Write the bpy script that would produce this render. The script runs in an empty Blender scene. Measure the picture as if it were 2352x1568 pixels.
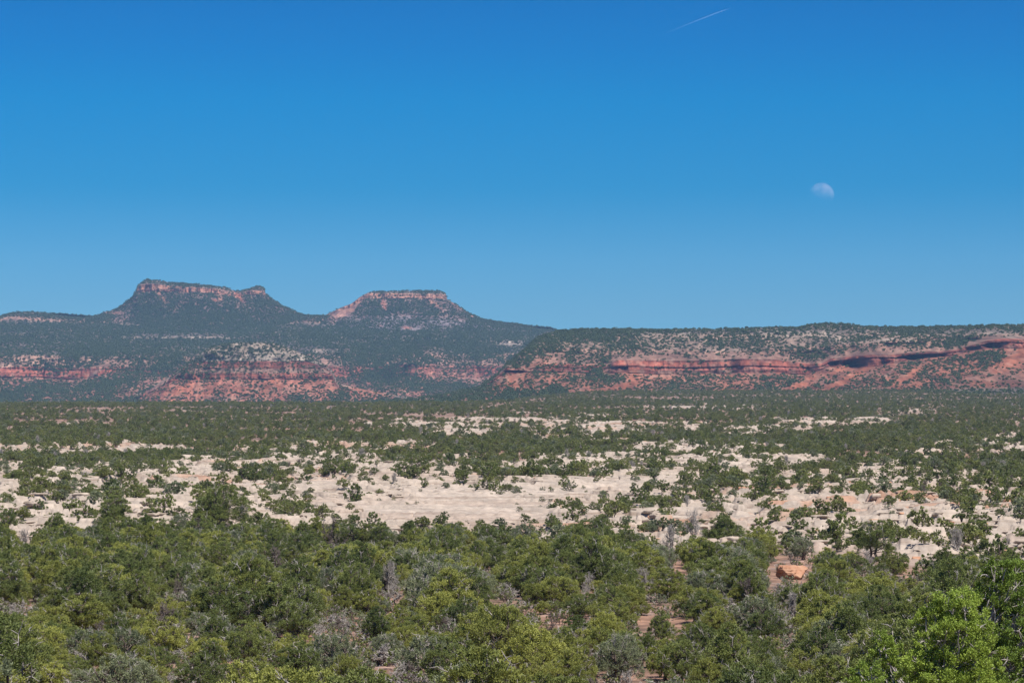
import bpy, math, random
import numpy as np

# ------------------------------------------------------------------ camera, sky, sun, exposure
scene = bpy.context.scene
COL = scene.collection
rng = np.random.default_rng(7)
E = 16.0                       # eye height (m)
F = 6194.0                     # focal length in picture units (picture 2352 x 1568 units)
PITCH = math.atan((1060 - 784) / F)
cam_d = bpy.data.cameras.new("camera")
cam_d.sensor_width = 36.0
cam_d.lens = F / 2352.0 * 36.0
cam_d.clip_start = 1.0
cam_d.clip_end = 150000.0
cam = bpy.data.objects.new("camera", cam_d)
COL.objects.link(cam)
cam.location = (0, 0, E)
cam.rotation_euler = (math.pi / 2 + PITCH, 0, 0)
scene.camera = cam

SUN = np.array([0.30, -0.42, 0.857]); SUN /= np.linalg.norm(SUN)
sun_el = math.asin(SUN[2]); sun_az = math.atan2(SUN[0], SUN[1])
world = bpy.data.worlds.new("World"); scene.world = world; world.use_nodes = True
nt = world.node_tree; nt.nodes.clear()
w_out = nt.nodes.new("ShaderNodeOutputWorld")
w_bg = nt.nodes.new("ShaderNodeBackground")
w_sky = nt.nodes.new("ShaderNodeTexSky")
w_sky.sky_type = 'NISHITA'; w_sky.sun_disc = False
w_sky.sun_elevation = sun_el; w_sky.sun_rotation = sun_az
w_sky.altitude = 1900; w_sky.air_density = 1.0; w_sky.dust_density = 0.2; w_sky.ozone_density = 2.0
w_bg.inputs['Strength'].default_value = 0.14
# the photographed sky is polarised: a deeper blue higher up
w_geo = nt.nodes.new("ShaderNodeTexCoord")
w_sep = nt.nodes.new("ShaderNodeSeparateXYZ")
w_ramp = nt.nodes.new("ShaderNodeValToRGB")
w_mul = nt.nodes.new("ShaderNodeMix"); w_mul.data_type = 'RGBA'; w_mul.blend_type = 'MULTIPLY'; w_mul.inputs[0].default_value = 1.0
nt.links.new(w_geo.outputs['Generated'], w_sep.inputs[0])
nt.links.new(w_sep.outputs['Z'], w_ramp.inputs[0])
nt.links.new(w_sky.outputs[0], w_mul.inputs[6])
nt.links.new(w_ramp.outputs[0], w_mul.inputs[7])
nt.links.new(w_mul.outputs[2], w_bg.inputs[0])
nt.links.new(w_bg.outputs[0], w_out.inputs[0])
SKY_RAMP = [(0.0561, (0.127, 0.2673, 0.3583)), (0.0746, (0.0963, 0.2703, 0.3816)), (0.1005, (0.0218, 0.2439, 0.3834)), (0.1336, (0.0006, 0.2469, 0.4164)), (0.152, (0.0001, 0.2233, 0.4152)), (0.1685, (0.0001, 0.2066, 0.4046)), (0.3, (0.12, 0.3, 0.5)), (0.6, (0.38, 0.45, 0.58)), (1.0, (0.48, 0.53, 0.62))]
def set_ramp(cr, stops):
    while len(cr.elements) < len(stops): cr.elements.new(0.5)
    for el, (p, c) in zip(cr.elements, stops):
        el.position = p; el.color = (*c, 1)
set_ramp(w_ramp.color_ramp, SKY_RAMP)

sun_d = bpy.data.lights.new("sun", 'SUN'); sun_d.energy = 4.7; sun_d.angle = math.radians(0.53)
sun_d.color = (1.0, 0.955, 0.90)
sun = bpy.data.objects.new("sun", sun_d); COL.objects.link(sun)
from mathutils import Vector
sun.rotation_euler = Vector(SUN).to_track_quat('Z', 'Y').to_euler()
scene.view_settings.view_transform = 'Standard'
scene.view_settings.look = 'None'
scene.view_settings.exposure = 0.68
scene.view_settings.gamma = 1.0
scene.cycles.max_bounces = 6
scene.cycles.diffuse_bounces = 3
scene.cycles.volume_bounces = 0
scene.cycles.transparent_max_bounces = 8

# ------------------------------------------------------------------ numpy noise
def _h(ix, iy, iz, seed):
    h = (ix * np.uint32(374761393) + iy * np.uint32(668265263) + iz * np.uint32(2246822519) + np.uint32(seed * 3266489917 & 0xffffffff))
    h = (h ^ (h >> np.uint32(13))) * np.uint32(1274126177)
    h = h ^ (h >> np.uint32(16))
    return h.astype(np.float32) * np.float32(1 / 4294967296.0)

def vnoise(x, y, z=None, seed=0):
    x = np.asarray(x, np.float64); y = np.asarray(y, np.float64)
    x, y = np.broadcast_arrays(x, y)
    fx = np.floor(x); fy = np.floor(y)
    tx = (x - fx).astype(np.float32); ty = (y - fy).astype(np.float32)
    ix = fx.astype(np.int64).astype(np.uint32); iy = fy.astype(np.int64).astype(np.uint32)
    tx = tx * tx * (3 - 2 * tx); ty = ty * ty * (3 - 2 * ty)
    one = np.uint32(1)
    def plane(iz):
        a = _h(ix, iy, iz, seed); b = _h(ix + one, iy, iz, seed)
        c = _h(ix, iy + one, iz, seed); d = _h(ix + one, iy + one, iz, seed)
        return (a + (b - a) * tx) * (1 - ty) + (c + (d - c) * tx) * ty
    if z is None:
        return plane(np.zeros_like(ix)) * 2 - 1
    z = np.broadcast_to(np.asarray(z, np.float64), x.shape)
    fz = np.floor(z); tz = (z - fz).astype(np.float32); tz = tz * tz * (3 - 2 * tz)
    iz = fz.astype(np.int64).astype(np.uint32)
    return (plane(iz) * (1 - tz) + plane(iz + one) * tz) * 2 - 1

def fbm(x, y, z=None, oct=4, seed=0, gain=0.5):
    s = 0; a = 1.0; n = 0
    for o in range(oct):
        f = 2.03 ** o
        s = s + a * vnoise(x * f + 17.3 * o, y * f - 9.1 * o, None if z is None else z * f, seed + o * 31)
        n += a; a *= gain
    return s / n * 1.6

def sstep(a, b, x):
    t = np.clip((x - a) / (b - a), 0, 1); return t * t * (3 - 2 * t)

# ------------------------------------------------------------------ picture <-> world
CP, SP = math.cos(PITCH), math.sin(PITCH)
def world_of(x, y, Y):
    u = (np.asarray(x) - 1176) / F; v = (784 - np.asarray(y)) / F
    k = Y / (CP - v * SP)
    return u * k, E + k * (SP + v * CP)
def z_at(y, Y):
    v = (784 - np.asarray(y)) / F
    return E + Y * (SP + v * CP) / (CP - v * SP)
def pix_of(X, Y, Z):
    dz = Z - E
    w = Y * CP + dz * SP
    return 1176 + F * X / w, 784 - F * (dz * CP - Y * SP) / w

# ------------------------------------------------------------------ mesh helpers
def mesh_from(name, verts, faces, mats=(), face_mat=None, col=None, smooth=False, floats=None):
    """faces: (n,k) int array or list of such arrays"""
    if not isinstance(faces, (list, tuple)): faces = [faces]
    faces = [np.asarray(f, np.int32) for f in faces if len(f)]
    me = bpy.data.meshes.new(name)
    verts = np.asarray(verts, np.float32)
    me.vertices.add(len(verts)); me.vertices.foreach_set("co", verts.ravel())
    nl = sum(f.size for f in faces); nf = sum(len(f) for f in faces)
    me.loops.add(nl); me.polygons.add(nf)
    me.loops.foreach_set("vertex_index", np.concatenate([f.ravel() for f in faces]))
    tot = np.concatenate([np.full(len(f), f.shape[1], np.int32) for f in faces])
    start = np.concatenate([[0], np.cumsum(tot)[:-1]]).astype(np.int32)
    me.polygons.foreach_set("loop_start", start)
    try: me.polygons.foreach_set("loop_total", tot)
    except Exception: pass
    if face_mat is not None: me.polygons.foreach_set("material_index", np.asarray(face_mat, np.int32))
    me.polygons.foreach_set("use_smooth", np.full(nf, smooth, bool))
    for m in mats: me.materials.append(m)
    if col is not None:
        a = me.attributes.new("col", 'FLOAT_COLOR', 'POINT')
        c = np.ones((len(verts), 4), np.float32); c[:, :3] = col
        a.data.foreach_set("color", c.ravel())
    for k, v in (floats or {}).items():
        a = me.attributes.new(k, 'FLOAT', 'POINT'); a.data.foreach_set("value", np.asarray(v, np.float32))
    me.update(calc_edges=True)
    return me

def link(name, me, parent=None, loc=None, **props):
    o = bpy.data.objects.new(name, me); COL.objects.link(o)
    if parent is not None: o.parent = parent
    if loc is not None: o.location = loc
    for k, v in props.items(): o[k] = v
    return o

def grid_faces(nr, nc):
    i = np.arange(nr - 1)[:, None] * nc + np.arange(nc - 1)[None, :]
    i = i.ravel()
    return np.stack([i, i + 1, i + nc + 1, i + nc], 1)

def tube(pts, rad, sides=5):
    pts = np.asarray(pts, np.float64); rad = np.asarray(rad, np.float64)
    n = len(pts)
    t = np.gradient(pts, axis=0); t /= np.linalg.norm(t, axis=1)[:, None] + 1e-9
    ref = np.array([0.31, 0.77, 0.55])
    a = np.cross(t, ref); a /= np.linalg.norm(a, axis=1)[:, None] + 1e-9
    b = np.cross(t, a)
    th = np.arange(sides) / sides * 2 * math.pi
    v = pts[:, None, :] + rad[:, None, None] * (np.cos(th)[None, :, None] * a[:, None, :] + np.sin(th)[None, :, None] * b[:, None, :])
    v = v.reshape(-1, 3)
    i = np.arange(n - 1)[:, None] * sides; j = np.arange(sides)[None, :]; k = (j + 1) % sides
    f = np.stack([i + j, i + k, i + sides + k, i + sides + j], -1).reshape(-1, 4)
    return v, f

class Acc:
    def __init__(s): s.v = []; s.f = []; s.n = 0
    def add(s, v, f):
        s.v.append(np.asarray(v, np.float32)); s.f.append(np.asarray(f) + s.n); s.n += len(v)
    def out(s): return np.concatenate(s.v), np.concatenate(s.f)

# ------------------------------------------------------------------ materials
def new_mat(name):
    m = bpy.data.materials.new(name); m.use_nodes = True
    n = m.node_tree; n.nodes.clear()
    out = n.nodes.new("ShaderNodeOutputMaterial")
    return m, n, out

def N(n, t, **kw):
    x = n.nodes.new(t)
    for k, v in kw.items(): setattr(x, k, v)
    return x

def mixc(n, fac, a, b, blend='MIX'):
    m = N(n, "ShaderNodeMix", data_type='RGBA', blend_type=blend)
    for s, v in ((m.inputs[0], fac), (m.inputs[6], a), (m.inputs[7], b)):
        if hasattr(v, 'is_linked') or hasattr(v, 'links'): n.links.new(v, s)
        elif isinstance(v, (int, float)): s.default_value = v
        else: s.default_value = (*v, 1)
    return m.outputs[2]

def noise_node(n, scale, detail=4, rough=0.6, vec=None, mapscale=None):
    t = N(n, "ShaderNodeTexNoise"); t.inputs['Scale'].default_value = scale
    t.inputs['Detail'].default_value = detail; t.inputs['Roughness'].default_value = rough
    if vec is None:
        tc = N(n, "ShaderNodeNewGeometry"); vec = tc.outputs['Position']
    if mapscale:
        mp = N(n, "ShaderNodeMapping"); mp.inputs['Scale'].default_value = mapscale
        n.links.new(vec, mp.inputs[0]); vec = mp.outputs[0]
    n.links.new(vec, t.inputs['Vector'])
    return t.outputs['Fac']

def ramp(n, fac, stops):
    r = N(n, "ShaderNodeValToRGB"); n.links.new(fac, r.inputs[0]); set_ramp(r.color_ramp, stops); return r.outputs[0]

def terrain_mat(name, scale, bump, strat=None):
    m, n, out = new_mat(name)
    at = N(n, "ShaderNodeAttribute", attribute_name="col")
    f1 = noise_node(n, scale, 6, 0.65)
    v1 = ramp(n, f1, [(0.25, (0.72, 0.70, 0.68)), (0.5, (1.0, 1.0, 1.0)), (0.78, (1.22, 1.2, 1.18))])
    c = mixc(n, 1.0, at.outputs['Color'], v1, 'MULTIPLY')
    if strat:
        f2 = noise_node(n, 1.0, 4, 0.6, mapscale=strat)
        v2 = ramp(n, f2, [(0.3, (0.72, 0.66, 0.62)), (0.45, (1, 1, 1)), (0.7, (1.12, 1.1, 1.08))])
        c = mixc(n, 1.0, c, v2, 'MULTIPLY')
    b = N(n, "ShaderNodeBsdfPrincipled"); b.inputs['Roughness'].default_value = 0.95
    b.inputs['Specular IOR Level'].default_value = 0.15
    n.links.new(c, b.inputs['Base Color'])
    bp = N(n, "ShaderNodeBump"); bp.inputs['Distance'].default_value = bump; bp.inputs['Strength'].default_value = 0.8
    n.links.new(f1, bp.inputs['Height']); n.links.new(bp.outputs[0], b.inputs['Normal'])
    n.links.new(b.outputs[0], out.inputs[0])
    return m

M_GROUND = terrain_mat("desert ground and slickrock", 0.55, 0.35, (0.03, 0.05, 1.3))
M_MESA = terrain_mat("mesa rock", 0.045, 5.0, (0.0035, 0.0035, 0.10))

def leaf_mat(name, dark, light, trans=0.25, region=0.02):
    m, n, out = new_mat(name)
    oi = N(n, "ShaderNodeObjectInfo")
    at = N(n, "ShaderNodeAttribute", attribute_name="tone")
    add = N(n, "ShaderNodeMath", operation='MULTIPLY_ADD'); add.inputs[1].default_value = 0.55; 
    n.links.new(oi.outputs['Random'], add.inputs[0]); 
    mul = N(n, "ShaderNodeMath", operation='MULTIPLY'); mul.inputs[1].default_value = 0.45
    n.links.new(at.outputs['Fac'], mul.inputs[0]); n.links.new(mul.outputs[0], add.inputs[2])
    c = ramp(n, add.outputs[0], [(0.0, dark), (0.55, tuple((a + b) / 2 for a, b in zip(dark, light))), (1.0, light)])
    d = N(n, "ShaderNodeBsdfPrincipled"); d.inputs['Roughness'].default_value = 0.6; d.inputs['Specular IOR Level'].default_value = 0.25
    n.links.new(c, d.inputs['Base Color'])
    t = N(n, "ShaderNodeBsdfTranslucent"); n.links.new(c, t.inputs['Color'])
    mx = N(n, "ShaderNodeMixShader"); mx.inputs[0].default_value = trans
    n.links.new(d.outputs[0], mx.inputs[1]); n.links.new(t.outputs[0], mx.inputs[2])
    n.links.new(mx.outputs[0], out.inputs[0])
    return m

def plain_mat(name, c1, c2, scale=6.0, rough=0.9, bump=0.02):
    m, n, out = new_mat(name)
    f = noise_node(n, scale, 5, 0.6)
    c = ramp(n, f, [(0.3, c1), (0.7, c2)])
    b = N(n, "ShaderNodeBsdfPrincipled"); b.inputs['Roughness'].default_value = rough; b.inputs['Specular IOR Level'].default_value = 0.2
    n.links.new(c, b.inputs['Base Color'])
    bp = N(n, "ShaderNodeBump"); bp.inputs['Distance'].default_value = bump
    n.links.new(f, bp.inputs['Height']); n.links.new(bp.outputs[0], b.inputs['Normal'])
    n.links.new(b.outputs[0], out.inputs[0])
    return m

M_JUN = leaf_mat("juniper foliage", (0.080, 0.104, 0.024), (0.385, 0.385, 0.085), 0.2)
M_PIN = leaf_mat("pinyon foliage", (0.058, 0.084, 0.024), (0.215, 0.240, 0.062), 0.18)
M_SAG = leaf_mat("grey green foliage", (0.12, 0.144, 0.0747), (0.252, 0.27, 0.144))
M_BRI = leaf_mat("bright juniper foliage", (0.095, 0.155, 0.024), (0.34, 0.43, 0.065), 0.25)
M_FAR = leaf_mat("distant foliage", (0.0853, 0.111, 0.036), (0.264, 0.27, 0.078))
M_MES = leaf_mat("mesa foliage", (0.046, 0.070, 0.030), (0.115, 0.145, 0.056))
M_BARK = plain_mat("juniper bark", (0.055, 0.040, 0.032), (0.16, 0.125, 0.10))
M_DEAD = plain_mat("bleached dead wood", (0.20, 0.175, 0.155), (0.42, 0.38, 0.34))
M_DARKWOOD = plain_mat("dark dead wood", (0.06, 0.045, 0.04), (0.22, 0.18, 0.155))
M_ROCK = plain_mat("pale sandstone boulder", (0.27, 0.21, 0.16), (0.42, 0.345, 0.27), 0.6, 0.95, 0.12)
M_REDROCK = plain_mat("orange sandstone boulder", (0.30, 0.135, 0.075), (0.44, 0.27, 0.17), 0.7, 0.95, 0.12)

# ------------------------------------------------------------------ cover maps (share of ground hidden by trees, 0-9)
# rows of 10 picture units from y = 919, columns of 49
MID = """
999999999999 999999999999 999999999999 999999999999
999999999999 999999999999 999998766667 999999999999
999999998999 999988998989 799999899999 999998669999
989999999999 999999999999 887679999999 999997998999
999999999999 999899888656 667899999999 666756998898
889778999999 999996656686 776555677888 765668999987
899998999999 999999876448 685444675855 656899999978
998898999999 999999986338 876335899976 689999999988
887979977999 999998988789 946545899999 879999887786
988889776989 998799876788 998648899986 999888987767
547765677977 864565568899 999786322375 699978766665
133321237986 754554479899 999987434665 999996885533
988788999998 875566788798 755557788547 998898668999
999999998988 645446887477 745546675466 645799999999
889987986555 623455656564 334334554444 114689999989
658744664343 666643446765 343555677632 137874679889
544333423233 757554346246 545677677525 688867789999
454552332144 755444453147 766555534446 545743455588
466653343256 655445465356 632311124665 443532336667
565653322245 543323333445 323111146754 565543446535
345321123553 652123211113 211111466655 655654464436
246432224653 442133211111 111121555445 555665577566
366554343445 353233120011 211124454334 334656676665
365345233344 543211110011 112555445434 311225665545
347466222344 443211110011 014433355432 113312343554
333333333344 443211110011 113323321211 322112234555
333333333333 332221110001 112222211221 233221123546
333333333333 332222111111 112222211111 343311344554
333333333333 332222111111 111222211112 433113544665
333333333333 332222222222 222222222222 333333333444
333333333333 333333333333 333333333333 333333333333
"""
MES = """
999999999999999 99999999999999 99999999999 99999889
889999999999999 99989999998889 75668766566 76876668
989989887658999 99999999988888 65667664455 77866645
999999999999999 98999999799777 77778765565 65477743
889999999966678 99999999689666 78656876676 56768633
989999999866678 78999889989867 65445667766 44467564
888999999866568 99998689889866 53344456776 34448883
767778888755568 89998678898567 65675467874 23588872
788777789644566 59988567897456 33322333553 13878752
568668888422445 38887456785466 22232222353 36887742
235248987223234 37976545643477 23454444343 57867633
245349986312123 38997544534677 45566555433 46567653
675599854345345 58999765464777 44666566443 46567543
786799855334344 55689998545765 34886778524 46456633
899999864334344 64478999667854 36877766435 67666776
977899754345454 77556899888744 57887688768 99999999
976898564444556 88876889999656 89999999999 99999999
988899986555577 99999999999999 99999999999 99999999
"""
def parse(t):
    rows = [r.replace(" ", "") for r in t.strip().splitlines()]
    for r in rows: assert len(r) == 48, (r, len(r))
    return np.array([[int(c) for c in r] for r in rows], np.float32) / 9.0
MIDA, MESA = parse(MID), parse(MES)
def sample_map(A, y0, x, y):
    fx = np.clip(np.asarray(x) / 49.0 - 0.5, 0, A.shape[1] - 1.001); fy = np.clip((np.asarray(y) - y0) / 10.0 - 0.5, 0, A.shape[0] - 1.001)
    ix = fx.astype(int); iy = fy.astype(int); tx = fx - ix; ty = fy - iy
    return (A[iy, ix] * (1 - tx) + A[iy, ix + 1] * tx) * (1 - ty) + (A[iy + 1, ix] * (1 - tx) + A[iy + 1, ix + 1] * tx) * ty

# ------------------------------------------------------------------ ground heights
TL = [(0, -2.2), (25, -4.5), (60, -8.5), (110, -12.3), (170, -14.0), (300, -14.6), (430, -14.0), (490, -14.5), (540, -11.8), (600, -10.0), (700, -8.0), (800, -5.2)]
TC = [(0, -2.2), (25, -4.5), (60, -8.5), (110, -12.3), (170, -14.0), (300, -14.6), (420, -14.2), (490, -19.0), (560, -17.0), (620, -13.6), (700, -9.2), (800, -4.8)]
TR = [(0, -2.2), (25, -4.2), (60, -7.6), (110, -11.6), (170, -14.0), (290, -14.2), (350, -14.8), (430, -12.8), (520, -11.8), (600, -10.2), (700, -8.0), (800, -5.6)]
FARL = [(950, -2.3), (1100, 1.8), (1300, 8.4), (1600, 18.1), (2000, 30.7), (2500, 46.4), (3000, 62.0), (3400, 73.0), (3700, 75.0), (4300, 66.0), (6000, 60.0), (12500, 60.0)]
FARR = [(950, -2.3), (1100, 1.8), (1300, 8.4), (1600, 18.1), (2000, 30.7), (2500, 46.4), (3000, 64.0), (3400, 77.0), (3700, 88.0), (4300, 112.0), (6000, 112.0), (12500, 60.0)]
def tab(T, Y):
    a = np.array(T); return np.interp(Y, a[:, 0], a[:, 1])
def base_z(X, Y):
    Yc = np.maximum(Y, 1.0)
    s = (1176 + F * X / np.maximum(Yc, 60)) / 2352.0
    wr = sstep(0.60, 0.92, s); wl = 1 - sstep(0.16, 0.34, s); wc = 1 - wr - wl * (1 - wr)
    wl = 1 - wr - wc
    z = tab(TL + FARL, Yc) * wl + tab(TC + FARL, Yc) * wc + tab(TR + FARL, Yc) * wr
    far = sstep(2800, 3800, Yc) * sstep(0.35, 0.60, s)
    z = z * (1 - far) + tab(TR + FARR, Yc) * far
    return z + E
def gpix(X, Y):
    return pix_of(X, Y, base_z(X, Y))

def cover_at(x, y):
    return sample_map(MIDA, 919, x, y)

Y_EDGE = [(0, 440), (600, 450), (1200, 440), (1500, 405), (1800, 385), (2100, 340), (2352, 300)]
def ground_z(X, Y, full=True):
    """true height of the ground sheet, and how rocky it is"""
    z = base_z(X, Y)
    px, py = pix_of(X, Y, z)
    ed = np.interp(px, *np.array(Y_EDGE).T)
    mid = sstep(0, 45, Y - ed) * (1 - sstep(3300, 3800, Y))
    cov = cover_at(px, py - 0.45 * 3.0 * F / np.maximum(Y, 60) * 0.5)
    bare = (1 - cov) * mid
    rock = np.clip(sstep(0.12, 0.45, bare + 0.22 * fbm(X / 38, Y / 26, oct=3, seed=5)), 0, 1) * mid
    # the one big smooth slab
    slab = sstep(0.80, 0.90, 1 - cov) * mid
    # low swells, and ledges with a step and a flat tread
    z = z + 0.5 * fbm(X / 45, Y / 45, oct=3, seed=1) * sstep(60, 120, Y)
    q = 3.0 * fbm(X / 95, Y / 42, oct=4, seed=21, gain=0.55)
    fq = q - np.floor(q)
    st = np.floor(q) + sstep(0.0, 0.16, fq)
    A = 2.1 * rock * (1 - 0.72 * slab) * (1 - 0.4 * sstep(1500, 2600, Y))
    z = z + A * (st - 0.85 * q)
    q2 = 5.0 * fbm(X / 50, Y / 11, oct=3, seed=44)
    f2 = q2 - np.floor(q2)
    z = z + 0.42 * rock * (np.floor(q2) + sstep(0.0, 0.12, f2) - 0.9 * q2)
    # rounded knobs with creases between them
    wx = X + 2.5 * fbm(X / 7, Y / 7, oct=2, seed=62)
    b1 = 1 - np.abs(fbm(wx / 7.5, Y / 5.0, oct=2, seed=61)) * 3.0
    kn = sstep(0.22, 0.52, 0.5 + 0.5 * fbm(X / 60, Y / 40, oct=2, seed=71)) * rock * (1 - slab)
    z = z + kn * np.clip(b1, -0.6, 0.6) * 1.5
    z = z + 0.32 * rock * fbm(X / 3.0, Y / 2.5, oct=3, seed=81)
    jn = np.abs(fbm((X + 0.6 * Y) / 14.0, (Y - 0.3 * X) / 9.0, oct=2, seed=83))
    z = z - 0.7 * rock * np.exp(-(jn / 0.035) ** 2)
    hb = 0.95 + 0.25 * vnoise(X / 60, Y / 60, seed=85)
    zb_ = (z + 1.2 * fbm(X / 40, Y / 25, oct=2, seed=86)) / hb; fb = zb_ - np.floor(zb_)
    z = z + (np.floor(zb_) + sstep(0.0, 0.30, fb) - zb_) * hb * 0.9 * rock * (1 - 0.8 * slab)
    return z, rock, slab, cov

C_CREAM = np.array([0.350, 0.290, 0.236]); C_PINK = np.array([0.318, 0.245, 0.192]); C_ORANGE = np.array([0.31, 0.185, 0.125])
C_SOIL = np.array([0.225, 0.135, 0.095]); C_DUFF = np.array([0.109, 0.084, 0.063])

def build_ground():
    us = np.unique(np.concatenate([np.linspace(-0.50, -0.215, 50), np.linspace(-0.215, 0.215, 1040), np.linspace(0.215, 0.50, 50)]))
    Ys = np.concatenate([np.arange(14, 430, 2.0), np.arange(430, 1000, 0.62), np.arange(1000, 2000, 1.9), np.arange(2000, 4400, 7.0), np.linspace(4400, 12500, 40)])
    U, YY = np.meshgrid(us, Ys)
    X = U * YY
    z, rock, slab, cov = ground_z(X, YY)
    n1 = fbm(X / 26, YY / 16, oct=4, seed=91); n2 = fbm(X / 70, YY / 30, oct=3, seed=93); n3 = fbm(X / 5, YY / 5, oct=3, seed=95)
    o = sstep(0.5, 0.8, n2 + 0.35 * n3) * (1 - slab) * (1 - 0.3 * sstep(500, 900, YY))
    px, py = pix_of(X, YY, z)
    rc = C_CREAM[None, None] * (1 - o[..., None]) + C_ORANGE * o[..., None]
    pk = sstep(-0.1, 0.6, n1)[..., None] * 0.55
    rc = rc * (1 - pk) + C_PINK * pk
    # fallen grit and lichen stain
    rc = rc * (0.94 + 0.14 * n3[..., None])
    sg = sstep(-0.2, 0.5, n1 + 0.3 * n3)[..., None]
    sc = C_SOIL * (1 - sg * 0.55) + C_DUFF * sg * 0.55
    sc = sc * (0.95 + 0.45 * fbm(X / 1.6, YY / 2.2, oct=3, seed=97))[..., None] + 0.05 * sstep(0.25, 0.6, fbm(X / 4, YY / 5, oct=3, seed=98))[..., None]
    k = rock[..., None]
    c = rc * k + sc * (1 - k)
    V = np.stack([X, YY, z], -1).reshape(-1, 3)
    me = mesh_from("ground", V, grid_faces(len(Ys), len(us))[:, ::1], [M_GROUND], col=np.clip(c, 0.01, 0.8).reshape(-1, 3), smooth=True)
    link("ground", me, kind="structure", label="red soil and pale slickrock plain sloping up to the mesas")
    # the land under, beside and behind the viewpoint
    xs = np.linspace(-9000, 9000, 61); ys = np.concatenate([np.linspace(-3000, 0, 12), np.linspace(14, 14000, 60)])
    XX, Y2 = np.meshgrid(xs, ys)
    inside = (np.abs(XX) < 0.5 * Y2)
    zz = base_z(np.clip(XX, -0.4 * np.maximum(Y2, 30), 0.4 * np.maximum(Y2, 30)), np.maximum(Y2, 0)) - 12.0 - 20 * inside
    V = np.stack([XX, Y2, zz], -1).reshape(-1, 3)
    me = mesh_from("land", V, grid_faces(len(ys), len(xs)), [M_GROUND], col=np.tile(C_SOIL * 0.6 + C_DUFF * 0.4, (len(V), 1)), smooth=True)
    link("land", me, kind="structure", label="scrub land spreading out on either side of the viewpoint")
    return us, Ys, z
G_US, G_YS, G_Z = build_ground()
def gz(X, Y):
    X = np.atleast_1d(np.asarray(X, float)); Y = np.atleast_1d(np.asarray(Y, float))
    Yc = np.clip(Y, G_YS[0], G_YS[-1] - 1e-3); u = np.clip(X / Yc, G_US[0] + 1e-6, G_US[-1] - 1e-6)
    i = np.clip(np.searchsorted(G_YS, Yc, side='right') - 1, 0, len(G_YS) - 2); j = np.clip(np.searchsorted(G_US, u, side='right') - 1, 0, len(G_US) - 2)
    ty = (Yc - G_YS[i]) / (G_YS[i + 1] - G_YS[i]); tx = (u - G_US[j]) / (G_US[j + 1] - G_US[j])
    return (G_Z[i, j] * (1 - tx) + G_Z[i, j + 1] * tx) * (1 - ty) + (G_Z[i + 1, j] * (1 - tx) + G_Z[i + 1, j + 1] * tx) * ty

# ------------------------------------------------------------------ mesas: sheets lofted between strata lines
RED = np.array([0.227, 0.0718, 0.0469]); DRED = np.array([0.186, 0.0604, 0.0433]); ORED = np.array([0.286, 0.0972, 0.0526])
PALE = np.array([0.306, 0.248, 0.194]); PINK = np.array([0.279, 0.162, 0.117]); DUFFM = np.array([0.126, 0.099, 0.0765]); GREYM = np.array([0.153, 0.131, 0.135])

def iv(pts, x):
    if np.isscalar(pts): return np.full_like(x, float(pts))
    a = np.array(pts, float); return np.interp(x, a[:, 0], a[:, 1])

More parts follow.
